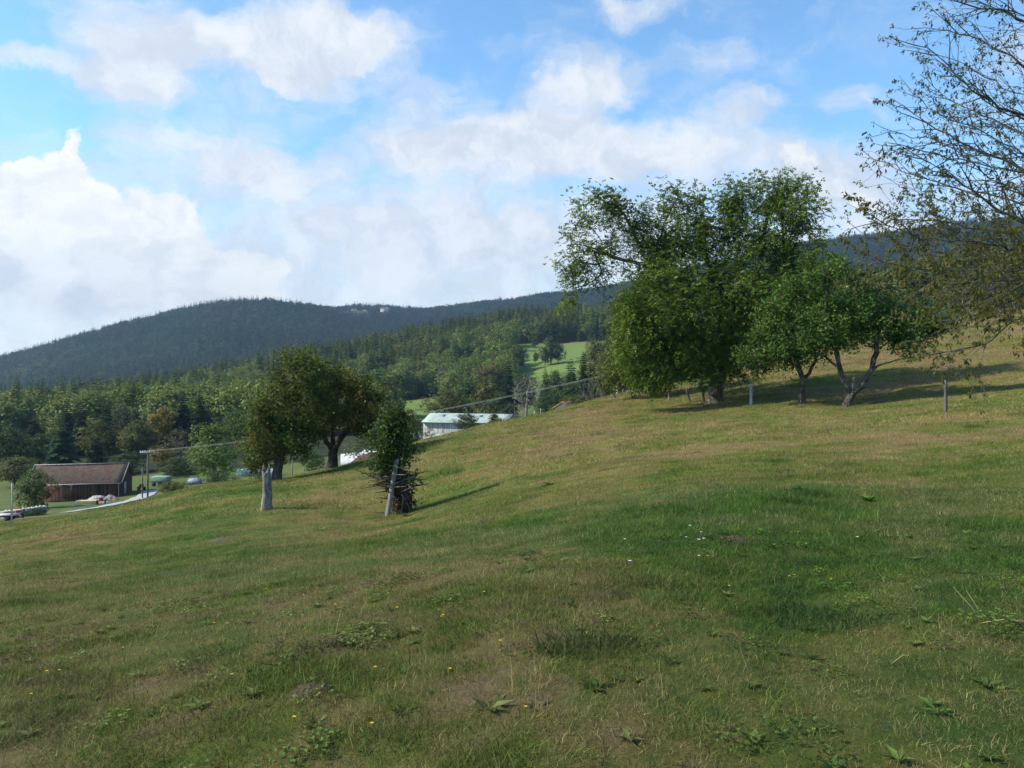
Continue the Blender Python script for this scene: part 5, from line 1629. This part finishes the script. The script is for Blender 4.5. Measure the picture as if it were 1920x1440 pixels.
def lumpy(name, label, cat, px, D, rx, ry, h, m, seed, sharp=1.0, lift=0.0, group=None):
    """a heap with an uneven surface, its rim sunk in the ground"""
    bx, by, bz = at(px, D)
    n, k = 22, 48
    V = []
    for i in range(n):
        r = i / (n - 1) * 1.15
        for j in range(k):
            a = j * 2 * math.pi / k
            x, y = r * rx * math.cos(a), r * ry * math.sin(a)
            e = 1 + .35 * (vnoise(math.cos(a) * 1.6 + 7, math.sin(a) * 1.6, seed) - .5)
            t = min(1.0, r / e)
            zz = h * (1 - t ** (1.6 * sharp)) * (1 + .25 * (vnoise(x / rx * 3, y / ry * 3, seed + 3) - .5)) + ((fbm(x / rx * 7, y / ry * 7, seed + 5) - .5) * .28 + (vnoise(x / rx * 16, y / ry * 16, seed + 6) - .5) * .22) * h * (1 if t < 1 else 0)
            V.append((bx + x, by + y, zz))
    V = np.array(V)
    g = heights(V[:, 0], V[:, 1])
    rim = np.repeat(np.arange(n) / (n - 1), k)
    V[:, 2] += g - .02 - .10 * (rim > .93) + lift
    V -= np.array([bx, by, bz])
    q = [(i * k + j, i * k + (j + 1) % k, (i + 1) * k + (j + 1) % k, (i + 1) * k + j) for i in range(n - 1) for j in range(k)]
    return tag(link(name, make_mesh(name, V, [np.array(q)], m, smooth=True), loc=(bx, by, bz)), label, cat, group)


gravel_m = simple_mat('gravel', (.34, .32, .31), .95, .2, 9, .6)
lumpy('gravel_heap', 'pale grey gravel heap in front of the barn', 'gravel heap', 181, 127, 2.2, 1.8, 1.25, gravel_m, 3)
lumpy('earth_heap', 'reddish earth heap right of the gravel heap', 'earth heap', 205, 130, 1.5, 1.3, .9, simple_mat('reddish_earth', (.27, .20, .15), .95, .2, 6), 4)
lumpy('earth_bank', 'dark bare earth bank at the crest right of the black apple trunk', 'earth bank', 687, 51, 1.5, .8, .42, simple_mat('dark_earth', (.055, .038, .024), .95, .3, 6), 6)


def timber():
    x, y, z = at(163, 122)
    root = empty('timber_stack', (x, y, z), 'stack of yellow sawn beams lying before the gravel heap', 'timber', rz=.05)
    m = simple_mat('fresh_timber', (.50, .40, .22), .8, .15, 3, stretch=(.3, 3, 3))
    for r in range(3):
        for c in range(4):
            MB().box((rng.normal() * .06, c * .26 - .4, .17 + r * .23), (3.1, .22, .2)).build('beam', m, root, bevel=.01)
timber()


def implement(px, D, label, scale=1.0, rz=0.0):
    x, y, z = at(px, D)
    root = empty('farm_implement', (x, y, z), label, 'farm implement', rz=rz)
    s = scale
    f = MB(); f.box((0, 0, .55 * s), (1.3 * s, .10 * s, .10 * s)); f.box((0, .5 * s, .55 * s), (1.3 * s, .10 * s, .10 * s)); f.box((-.6 * s, .25 * s, .55 * s), (.1 * s, .6 * s, .1 * s)); f.box((.6 * s, .25 * s, .55 * s), (.1 * s, .6 * s, .1 * s))
    f.box((0, .25 * s, .8 * s), (.5 * s, .4 * s, .45 * s))
    f.build('frame', red_m, root, bevel=.01)
    for a in (-.55, .55):
        w_ = MB()
        t = np.linspace(0, 2 * math.pi, 17)
        w_.tube([(a * s, .25 * s + .3 * s * math.cos(q), .33 * s + .3 * s * math.sin(q)) for q in t], .06 * s, 6, cap=False)
        w_.tube([(a * s - .04 * s, .25 * s, .33 * s), (a * s + .04 * s, .25 * s, .33 * s)], .22 * s, 12)
        w_.build('wheel', dark_m, root, smooth=True)
    MB().tube([(0, 0, .6 * s), (.2 * s, -.9 * s, .35 * s)], .05 * s, 6).build('drawbar', red_m, root)
    return root
implement(189, 121, 'small red farm implement at the end of the beam stack', 1.0, .3)
implement(263, 146, 'red farm implement in the grass right behind the two poles', 1.15, -.4)
implement(34, 98, 'red wheeled implement between the log stack and the thin posts', 1.0, .8)


def logs():
    x, y, z = at(46, 104)
    root = empty('log_stack', (x, y, z), 'long stack of split grey firewood logs by the bush', 'log stack', rz=1.0)
    bm = simple_mat('split_logs', (.16, .13, .11), .9, .3, 5, col2=(.46, .42, .38))
    n = 0
    for r in range(4):
        for c in range(18):
            rr_ = .11 + .05 * rng.random()
            p = np.array([c * .30 - 2.6 + rng.normal() * .04, rng.normal() * .06, .14 + r * .25])
            d = np.array([rng.normal() * .05, .5, rng.normal() * .05])
            MB().tube([p - d, p + d], [rr_, rr_ * .9], 7).build('log', bm, root)
logs()


def trailer():
    x, y, z = at(302, 152)
    root = empty('farm_trailer', (x, y, z), 'pale green farm trailer parked right of the poles', 'trailer', rz=-.15)
    MB().box((0, 0, 1.35), (3.2, 1.8, .9)).build('box', green_paint, root, bevel=.02)
    MB().box((.3, 0, .82), (3.5, 1.5, .10)).build('chassis', dark_m, root)
    MB().tube([(-1.6, 0, .8), (-2.8, 0, .6)], .06, 6).build('drawbar', dark_m, root)
    for xx in (-.9, 1.1):
        for s in (-1, 1):
            MB().tube([(xx, s * .82, .42), (xx, s * 1.02, .42)], .42, 14).build('wheel', dark_m, root)
trailer()
w_ = MB(); w_.tube([(-1.25, 0, .42), (-1.1, 0, .45), (.9, 0, .5), (1.2, 0, .45)], [.42, .60, .66, .45], 12, wob=.08)
x, y, z = at(366, 152)
tag(w_.build('covered_load', simple_mat('blue_tarpaulin', (.20, .23, .31), .6, .2, 1.5), loc=(x, y, z), smooth=True), 'blue tarpaulin covered load lying on the grass left of the domed tree', 'covered load')


def flat_trailer():
    x, y, z = at(12, 96)
    root = empty('flat_trailer', (x, y, z), 'pale topped low cart at the left border by the red implement', 'cart', rz=.2)
    MB().box((0, 0, .75), (2.6, 1.4, .12)).build('deck', trim_m, root)
    MB().box((0, 0, .58), (2.4, .5, .18)).build('frame', dark_m, root)
    for s in (-1, 1):
        MB().tube([(.4, s * .62, .3), (.4, s * .78, .3)], .3, 12).build('wheel', dark_m, root)
flat_trailer()

# white wrapped bales, white sheeting
G = 'white wrapped hay bales beyond the crest'
for i, (px, D, lab) in enumerate([(452, 140, 'white wrapped bale, leftmost behind the small fruit trees'), (462, 141, 'white wrapped bale, second in the row behind the small fruit trees'), (472, 142, 'white wrapped bale left of the little dark tree'),
                                 (490, 142, 'white wrapped bale just left of the grey stump'), (508, 142, 'white wrapped bale between the grey stump and the leaning apple trunk')]):
    x, y, z = at(px, D)
    zz = W3(px, 893, D)[2]
    zz = max(z, zz)
    mb = MB(); mb.tube([(-.62, 0, .62), (-.5, 0, .62), (.5, 0, .62), (.62, 0, .62)], [.55, .66, .66, .55], 14)
    tag(mb.build('hay_bale', white_m, loc=(x, y, zz), smooth=True), lab, 'hay bale', G)


def sheeting(name, label, px0, px1, py0, py1, D, depth=6):
    """an arched white plastic tunnel"""
    a, b = W3(px0, py1, D), W3(px1, py1, D)
    h = (py1 - py0) * D / F_PX
    L = b[0] - a[0]
    n, k = 10, 12
    V = []
    for i in range(n + 1):
        for j in range(k + 1):
            t = j / k * math.pi
            V.append((L * (i / n - .5), -math.cos(t) * depth / 2, math.sin(t) * h * (1 + .04 * math.sin(i * 2.6)) - .5))
    q = [(i * (k + 1) + j, (i + 1) * (k + 1) + j, (i + 1) * (k + 1) + j + 1, i * (k + 1) + j + 1) for i in range(n) for j in range(k)]
    mb = MB(); mb.add(V, q)
    for i in (0, n):
        ring = [i * (k + 1) + j for j in range(k + 1)]
        c = len(V) if i == 0 else len(V) + 1
    mb.add([V[j] for j in range(k + 1)] + [(-L / 2, 0, -.5)], [], [(j + 1, j, k + 1) for j in range(k)])
    mb.add([V[n * (k + 1) + j] for j in range(k + 1)] + [(L / 2, 0, -.5)], [], [(j, j + 1, k + 1) for j in range(k)])
    o = mb.build(name, white_m, loc=((a[0] + b[0]) / 2, D + depth / 2, a[2]), smooth=True)
    o.rotation_euler = (0, -.10, .15)
    return tag(o, label, 'plastic tunnel')
sheeting('plastic_tunnel', 'white plastic tunnel glimpsed right of the black apple trunk', 634, 676, 847, 878, 118)
sheeting('plastic_tunnel', 'white plastic tunnel farther right, behind the thin grey green tree', 678, 740, 838, 862, 132)


# ------------------------------------------------------------------ poles, wire
pole_m = simple_mat('pole_wood', (.13, .115, .10), .9, .2, 5, stretch=(1, 1, .1))
def pole(name, label, px, D, top, r, arm=False, m=None, cat='utility pole'):
    x, y, z = at(px, D)
    h = W3(px, top, D)[2] - z
    root = empty(name, (x, y, z), label, cat)
    MB().tube([(0, 0, -.4), (0, 0, h * .5), (0, 0, h)], [r, r * .9, r * .75], 9).build('shaft', m or pole_m, root, smooth=True)
    if arm:
        a = MB().box((0, -.14, h - .22), (2.3, .12, .12)).build('crossarm', steel_m, root)
        for xx in (-1.05, -.7, -.35, .35, .7, 1.05):
            MB().tube([(xx, -.14, h - .16), (xx, -.14, h - .06), (xx, -.14, h + .04)], [.03, .08, .05], 7).build('insulator', simple_mat('insulator_glass', (.62, .66, .66), .3) if 'insulator_glass' not in MATS else MATS['insulator_glass'], root)
    return x, y, z + h
pa = pole('utility_pole', 'wooden utility pole with a crossarm of pale insulators, right of the barn', 277, 125, 845, .15, True)
pole('wooden_pole', 'shorter plain brace pole just left of the crossarm pole', 267, 128, 876, .11)
pole('wooden_post', 'thin pale post of the pair at the left border', 22.5, 76, 906, .06, m=grey_m, cat='post')
pole('wooden_post', 'thin dark post of the pair at the left border', 21, 77, 913, .05, cat='post')
pb = pole('utility_pole', 'utility pole beyond the crest hidden behind the walnut crown', 1330, 92, 655, .14)
pole('wooden_post', 'thin post in the grass seen between the two apple trunks', 548, 60, 862, .045, m=stake_m, cat='post')
pole('wooden_post', 'slim pale post at the foot of the leaning apple trunk', 517, 44.5, 873, .05, m=grey_m, cat='post')
mb = MB()
A, B = np.array(pa), np.array(pb)
for k in (0, 1):
    pts = []
    for i in range(41):
        t = i / 40
        p = A + (B - A) * t + np.array([0, 0, -1.6 * 4 * t * (1 - t) - .12 * k])
        pts.append(p)
    mb.tube(pts, .019, 5, cap=False)
c = mb.build('power_cable', simple_mat('cable_grey', (.20, .20, .20), .6))
tag(c, 'double grey power cable sagging from the crossarm pole to the walnut', 'cable')
# ------------------------------------------------------------------ turf
gm_green = make_grass_mat('turf_green', (.085, .160, .020), .4, .6)
gm_mixed = make_grass_mat('turf_mixed', (.15, .155, .035), .12, .65)
gm_dry = make_grass_mat('turf_dry', (.36, .255, .125), .5, .6)
gm_tuss = make_grass_mat('tussock', (.060, .110, .030), .6, .5)
gm_herb = make_grass_mat('herbs', (.085, .155, .028), .6, .5)


def blades(n, R, h0, h1, wd, lean=.55, seg=2, flat=0.0):
    """a patch of grass blades"""
    a = rng.random(n) * 6.283; rr = R * np.sqrt(rng.random(n))
    b = np.stack([np.cos(a) * rr, np.sin(a) * rr, np.full(n, -.02)], 1)
    h = h0 + (h1 - h0) * rng.random(n) ** 1.6
    d = norm(np.stack([rng.normal(size=n) * lean, rng.normal(size=n) * lean, np.ones(n) * (1 - flat)], 1))
    fa = rng.random(n) * 6.283
    s = np.stack([np.cos(fa), np.sin(fa), np.zeros(n)], 1) * (wd * (.6 + .8 * rng.random(n)))[:, None]
    bend = np.stack([rng.normal(size=n), rng.normal(size=n), -np.abs(rng.normal(size=n)) * .6], 1) * .28
    tone = np.clip(.5 + .25 * rng.normal(size=n), 0, 1)
    if seg == 2:
        m = b + d * (h * .55)[:, None]
        t = b + d * h[:, None] + bend * h[:, None]
        V = np.stack([b - s, b + s, m + s * .75, m - s * .75, t], 1).reshape(-1, 3)
        i = np.arange(n)[:, None] * 5
        return V, [i + np.array([0, 1, 2, 3]), i + np.array([3, 2, 4])], np.repeat(tone, 5)
    t = b + d * h[:, None] + bend * h[:, None] * .5
    V = np.stack([b - s, b + s, t], 1).reshape(-1, 3)
    return V, [np.arange(n)[:, None] * 3 + np.array([0, 1, 2])], np.repeat(tone, 3)


def patch(name, m, *a, **k):
    V, F, r = blades(*a, **k)
    return make_mesh(name, V, F, m, {'rnd': r})


def rosette(n, L, wd, rise=.35):
    """flat broad leaved rosette (dandelion, plantain, dock)"""
    a = np.arange(n) * 2.4 + rng.normal(size=n) * .2
    A = np.stack([np.cos(a), np.sin(a), rise + .35 * rng.random(n)], 1)
    s = .65 + .5 * rng.random(n)
    v, q, r = leaf_folded(np.zeros((n, 3)) + np.array([0, 0, .0]), A, np.array([0, 0, 1.0]) + rng.normal(size=(n, 3)) * .2, L * s, wd * s, np.clip(.5 + .25 * rng.normal(size=n), 0, 1))
    return v, [q], r


near_p = []
for k in range(3): near_p.append(patch('near_green%d' % k, gm_green, 130, .17, .035, .10, .0022, .6))
for k in range(3): near_p.append(patch('near_mixed%d' % k, gm_mixed, 130, .18, .025, .08, .0019, .8))
for k in range(3): near_p.append(patch('near_dry%d' % k, gm_dry, 130, .18, .025, .085, .0015, .9))
near_p.append(patch('near_tall', gm_dry, 9, .14, .12, .26, .0012, .5))
near_p.append(patch('near_tussock', gm_tuss, 150, .14, .06, .15, .0022, .7))
V, F, r = rosette(10, .075, .024)
near_p.append(make_mesh('near_rosette', V, F, gm_herb, {'rnd': r}))
hv, hq, hr = [], [], []
base = 0
for k in range(26):
    a, rr_ = rng.random() * 6.28, .15 * math.sqrt(rng.random())
    V, F, r = rosette(3, .026, .02, .5)
    hv.append(V + np.array([math.cos(a) * rr_, math.sin(a) * rr_, .02 + .03 * rng.random()])); hq.append(F[0] + base); hr.append(r); base += len(V)
near_p.append(make_mesh('near_clover', np.concatenate(hv), [np.concatenate(hq)], gm_herb, {'rnd': np.concatenate(hr)}))
mid_p = []
for k in range(2): mid_p.append(patch('mid_green%d' % k, gm_green, 150, .30, .04, .11, .0040, .7, seg=1))
for k in range(2): mid_p.append(patch('mid_mixed%d' % k, gm_mixed, 150, .30, .03, .09, .0036, .9, seg=1))
for k in range(2): mid_p.append(patch('mid_dry%d' % k, gm_dry, 150, .30, .03, .10, .0030, .9, seg=1))
mid_p.append(patch('mid_tall', gm_dry, 16, .28, .12, .28, .0022, .5, seg=1))
mid_p.append(patch('mid_tussock', gm_tuss, 150, .22, .08, .20, .004, .6, seg=1))
far_p = []
far_p.append(patch('far_green', gm_green, 120, .55, .06, .15, .008, .8, seg=1))
far_p.append(patch('far_mixed', gm_mixed, 120, .55, .05, .13, .008, .9, seg=1))
far_p.append(patch('far_dry', gm_dry, 120, .55, .05, .14, .007, .9, seg=1))
far_p.append(patch('far_tussock', gm_tuss, 120, .40, .08, .24, .008, .7, seg=1))


def turf(name, D0, D1, dens, plist, table, label, umax=.70, thin=None):
    area = umax * (D1 ** 2 - D0 ** 2)
    n = int(area * dens)
    y = np.sqrt(D0 ** 2 + (D1 ** 2 - D0 ** 2) * rng.random(n))
    if D0 < 3: y = np.sqrt(D1 ** 2 * rng.random(n)); 
    x = (rng.random(n) * 2 - 1) * (umax * y + .6)
    z = heights(x, y)
    e = .15
    gx = (heights(x + e, y) - heights(x - e, y)) / (2 * e); gy = (heights(x, y + e) - heights(x, y - e)) / (2 * e)
    # sight test: leave out what the crest hides
    vis = np.ones(n, bool)
    if D1 > 30:
        for f in (.95, .9, .84, .78, .7, .6):
            vis &= (heights(x * f, y * f) - EYE) / f < z - EYE + .5
    g1 = fbm(x * .45, y * .45, 51, 3); g2 = fbm(x * 1.7, y * 1.7, 61, 2)
    q = np.clip((g1 - .5) * 1.7 + (g2 - .5) * .7 + .5 + .12 * rng.normal(size=n), 0, .999)
    idx = np.zeros(n, int)
    for i in range(n):
        k = table(q[i], g1[i], g2[i])
        idx[i] = k
    rx, ry = np.arctan(gy), -np.arctan(gx)
    rot = np.stack([rx, ry, rng.random(n) * 6.283], 1)
    # turn about the slope normal: compose in euler
    eul = np.empty((n, 3))
    for i in range(n):
        eul[i] = (Euler((rot[i, 0], rot[i, 1], 0)).to_matrix() @ Euler((0, 0, rot[i, 2])).to_matrix()).to_euler()
    s = .75 + .5 * rng.random(n)
    hs = s * (.7 + .7 * fbm(x * .8, y * .8, 71, 2))
    k = vis
    print(name, k.sum())
    return instancer(name, plist, np.stack([x, y, z], 1)[k], eul[k], np.stack([s, s, hs], 1)[k], idx[k], label, 'grass')


def near_table(q, a, b):
    u = random.random()
    if u < .025: return 9
    if u < .055: return 11
    if u < .11 and b > .5: return 12
    if a < .33 and b < .40 and u < .25: return 10
    if q < .40: return random.choice((0, 1, 2, 3))
    if q < .64: return random.choice((3, 4, 5, 0, 6))
    return random.choice((6, 7, 8, 4))
def mid_table(q, a, b):
    u = random.random()
    if u < .02: return 6
    if a < .33 and b < .40 and u < .2: return 7
    if q < .42: return random.choice((0, 1, 2))
    if q < .62: return random.choice((2, 3, 4))
    return random.choice((4, 5, 3))
def far_table(q, a, b):
    if a < .33 and b < .42 and random.random() < .35: return 3
    if q < .42: return random.choice((0, 0, 1))
    if q < .62: return random.choice((1, 1, 2))
    return random.choice((2, 2, 1))


turf('grass', 0, 9.5, 95, near_p, near_table, 'short pasture grass, green and dry, close to the camera')
turf('grass', 9.5, 26, 28, mid_p, mid_table, 'pasture grass on the middle of the slope', .68)
turf('grass', 26, 96, 6, far_p, far_table, 'pasture grass on the far slope', .68)

# ------------------------------------------------------------------ countable plants, flowers and mole hills of the pasture
def ground_hit(px, py):
    """where the sight line through the pixel meets the ground"""
    D = np.linspace(2.2, 60, 1200)
    X = (px - 960) / F_PX * D
    Z = -(py - HOR) / F_PX * D + EYE
    g = heights(X, D)
    i = int(np.argmax(Z <= g))
    return X[i], D[i], g[i]


def dock(px, py, L, n, label, name='dock_plant', cat='plant', m=None, wide=.30, rise=.55):
    """a ragged clump: several rosettes of unequal age grown into one another"""
    x, y, z = ground_hit(px, py)
    L = L * .62
    Vs, Fs, Rs, b = [], [], [], 0
    for k in range(3 + int(rng.integers(0, 3))):
        s = (1.0 if k == 0 else .35 + .5 * rng.random())
        V, F, r = rosette(max(4, int(n * (.6 if k == 0 else .35))), L * s, L * s * (wide + .12 * rng.random()), rise * (.3 + .9 * rng.random()))
        V = V + (rng.normal(size=3) * np.array([L * .3, L * .3, 0]) if k else 0)
        Vs.append(V); Fs.append(F[0] + b); Rs.append(np.clip(r + rng.normal() * .15, 0, 1)); b += len(V)
    o = link(name, make_mesh(name, np.concatenate(Vs), [np.concatenate(Fs)], m or gm_herb, {'rnd': np.concatenate(Rs)}), loc=(x, y, z - .02))
    return tag(o, label, cat, 'broad leaved plants in the pasture')


for a in [(945, 1058, .20, 24, 'dense dark green dock plant, left one of the close pair in mid field'), (992, 1052, .17, 20, 'smaller dock plant, right one of the close pair in mid field'),
          (1070, 1135, .17, 20, 'lone dark dock plant right of centre on browned turf'), (915, 1330, .24, 12, 'large pale green dock rosette in the lower centre foreground'),
          (1118, 1295, .20, 16, 'upright dock clump in the lower foreground right of centre'), (590, 1360, .15, 16, 'leafy plant in the lower left foreground by the lowest mole hill'),
          (290, 1110, .17, 20, 'dark leafy plant alone on the left of the field'), (320, 1022, .17, 18, 'low dark plant far left below the road bend'),
          (600, 995, .28, 26, 'spreading plant on the slope between stump and stake'), (765, 968, .40, 30, 'big leafed plant at the foot of the overgrown stump'),
          (1500, 918, .30, 26, 'big leafed plant in the lush strip below the orchard, left one'), (1625, 940, .30, 24, 'big leafed plant in the lush strip below the orchard, right one'),
          (1030, 910, .35, 26, 'leafy thistle patch at the left end of the lush strip'), (1850, 1285, .20, 14, 'broad leaved plant near the right border of the foreground'),
          (820, 1300, .15, 18, 'small dark plant left of the large pale rosette'), (760, 1340, .14, 16, 'leafy plant in the bottom foreground left of centre'),
          (1740, 1330, .15, 14, 'low bright leaved plant in the lower right foreground'), (40, 1200, .18, 18, 'leafy plant at the left border of the foreground'),
          (1010, 1330, .14, 16, 'low leafy plant just left of the upright dock clump'), (690, 1420, .16, 16, 'leafy plant at the very bottom, left of centre')]:
    dock(*a)


def tussock(px, py, R, n, h, label):
    x, y, z = ground_hit(px, py)
    V, F, r = blades(n, R, h * .4, h, .0030, .75)
    V = V * np.array([1.3, .8, 1])
    return tag(link('grass_tussock', make_mesh('grass_tussock', V, F, gm_tuss, {'rnd': r}), loc=(x, y, z)), label, 'grass tussock', 'dark grass tussocks')
tussock(1100, 1215, .26, 520, .22, 'wide dark green tussock in the foreground right of centre')
tussock(1560, 1170, .30, 560, .22, 'long lush green tussock in the right foreground')
tussock(1490, 1150, .18, 300, .20, 'smaller lush tussock joining the long one in the right foreground')
tussock(650, 1215, .14, 160, .14, 'small grey green tussock left of centre')
tussock(420, 1230, .22, 260, .13, 'greyish matted tussock in the left foreground')
tussock(1270, 1100, .22, 300, .14, 'soft green tussock in the middle of the right field')

mole_m = simple_mat('molehill_soil', (.055, .038, .020), .95, .3, 40, 1.0, col2=(.150, .105, .060))
for px, py, rx, h, lab in [(582, 1300, .17, .06, 'bare greyish mole hill in the lower left foreground'), (634, 1208, .15, .06, 'small mole hill higher up, left of centre'), (1378, 1012, .26, .05, 'brown flat mole hill in the green right half of the field'),
                           (690, 1095, .13, .05, 'faint mole hill beside a weed in the middle left'), (45, 1198, .13, .06, 'dark mole hill at the left border'), (905, 978, .26, .07, 'pale brown mole hill right of the overgrown stump'), (415, 1012, .45, .06, 'worn pale earth patch below the grey stump')]:
    x, y, z = ground_hit(px, py)
    o = lumpy('mole_hill', lab, 'mole hill', x / y * F_PX + 960, y, rx, rx * .8, h, mole_m, int(px), 1.0, 0, 'mole hills in the pasture')

yel = simple_mat('yellow_petals', (.80, .50, .02), .6, .1)
whi = simple_mat('white_petals', (.75, .75, .78), .6, .1)
stemm = simple_mat('flower_stem', (.06, .11, .025), .7, .1)
def flower(px, py, m, size, label, h=.09, grp='yellow flowers in the pasture'):
    x, y, z = ground_hit(px, py)
    lx = rng.normal() * .02
    root = empty('wild_flower', (x, y, z - .01), label, 'flower', grp)
    MB().tube([(0, 0, 0), (lx * .4, 0, h * .6), (lx, 0, h)], .0018, 4, cap=False).build('stem', stemm, root)
    n = 9
    a = np.arange(n) * 6.283 / n
    v, q, r = leaf_diamonds(np.zeros((n, 3)) + np.array([lx, 0, h]), np.stack([np.cos(a), np.sin(a), np.full(n, .35)], 1), np.array([[0, 0, 1.0]]) + np.zeros((n, 3)), np.full(n, size), np.full(n, size * .65), np.zeros(n))
    link('head', make_mesh('head', v, [q], m), root)
YL = 'little yellow flower in the short turf'
for px, py in [(563, 1132), (572, 1118), (495, 1118), (628, 1152), (746, 1160), (824, 1175), (825, 1177), (940, 1228), (433, 1292), (702, 1276), (710, 1387), (112, 1278), (90, 1280), (842, 1280), (401, 1186), (430, 1188),
               (1491, 1010), (1488, 1012), (1497, 1011), (1485, 995), (1482, 1100), (1490, 1098), (1555, 1105), (1326, 1060), (548, 1376), (230, 1235), (75, 1125), (60, 1325), (1368, 1120), (985, 1358), (350, 1160), (905, 1130)]:
    flower(px, py, yel, .010 + .004 * rng.random(), YL)
for px, py in [(1320, 1026), (1323, 1040), (1316, 1042), (1287, 1037), (1176, 1040), (1293, 1012), (1182, 1086), (1310, 1075), (1604, 1036)]:
    flower(px, py, whi, .015 + .006 * rng.random(), 'small white flower head in the green right part of the field', .16, 'white flowers in the pasture')

straw = simple_mat('straw_stalk', (.36, .32, .16), .8, .1)
for k, (pts, lab) in enumerate([([(1838, 1168, 0), (1826, 1145, .02), (1795, 1108, .05)], 'long pale straw stalk leaning left in the right foreground'),
                               ([(1838, 1162, 0), (1832, 1140, .0), (1815, 1110, .02)], 'second pale straw stalk beside the left leaning one'),
                               ([(1838, 1172, 0), (1870, 1200, -.1), (1908, 1235, -.2)], 'pale straw stalk bent down to the right in the right foreground'),
                               ([(1672, 1250, 0), (1690, 1252, -.02), (1700, 1256, -.04)], 'short pale straw lying in the turf at the right')]):
    x, y, z = ground_hit(*pts[0][:2])
    P = [np.array([(a - pts[0][0]) / F_PX * y, d, -(b - pts[0][1]) / F_PX * y + .005]) for a, b, d in pts]
    for q in P[1:]: q[2] = max(q[2], T(x + q[0], y + q[1]) - z + .06)
    tag(MB().tube(P, [.003, .0025, .001], 5).build('straw_stalk', straw, loc=(x, y, z)), lab, 'straw stalk')

# ------------------------------------------------------------------ clouds that shade the far mountain and the nearest turf
cm, ct = new_mat('cloud_vapour')
pv = ct.n('ShaderNodeVolumePrincipled', ins={'Color': (1, 1, 1, 1), 'Density': .02, 'Anisotropy': .3})
co = ct.n('ShaderNodeOutputMaterial')
ct.link(pv.outputs[0], co.inputs['Volume'])


def cloud(name, target, dist, axes, dens, label, seed):
    """a flattened billow up the sun's ray from the ground it shades"""
    m = cm.copy()
    m.node_tree.nodes['Principled Volume'].inputs['Density'].default_value = dens
    bm_v, n, k = [], 20, 40
    for i in range(n + 1):
        for j in range(k):
            a, b = math.pi * i / n, 2 * math.pi * j / k
            d = np.array([math.sin(a) * math.cos(b), math.sin(a) * math.sin(b), math.cos(a)])
            e = 1 + .30 * (vnoise(d[0] * 2.1 + 5, d[1] * 2.1 + d[2], seed) - .5)
            bm_v.append(d * e * np.array(axes))
    q = [(i * k + j, (i + 1) * k + j, (i + 1) * k + (j + 1) % k, i * k + (j + 1) % k) for i in range(n) for j in range(k)]
    c = Vector(target) + SUN_DIR * dist
    o = link(name, make_mesh(name, bm_v, [np.array(q)], m, smooth=True), loc=c)
    return tag(o, label, 'cloud', kind='stuff')


cloud('cloud', (-100, 1930, 100), 3300, (2600, 800, 130), .0016, 'big flat cloud over the left that shades the far mountain', 5)
cloud('cloud', (-4, -10.0, 0), 1900, (70, 27, 9), .021, 'small cloud out of view, added to dim the near pasture', 9)  # unseen cloud, added only to darken the nearest turf

# ------------------------------------------------------------------ haze
zmin = float(GZ.min()) - 1
zmax = float(GZ.max()) + 40
assert zmax < 1000, zmax
hm, ht = new_mat('haze_air')
HAZE = .00009
hv_ = ht.n('ShaderNodeVolumePrincipled', ins={'Color': (.50, .74, 1.0, 1), 'Density': HAZE, 'Anisotropy': .25})
ho = ht.n('ShaderNodeOutputMaterial')
ht.link(hv_.outputs[0], ho.inputs['Volume'])
mb = MB()
mb.box((0, 1500, (zmin + zmax) / 2), (6400, 4200, zmax - zmin))
hz = mb.build('haze', hm)
tag(hz, 'pale blue haze in the valley air', 'haze', kind='stuff')
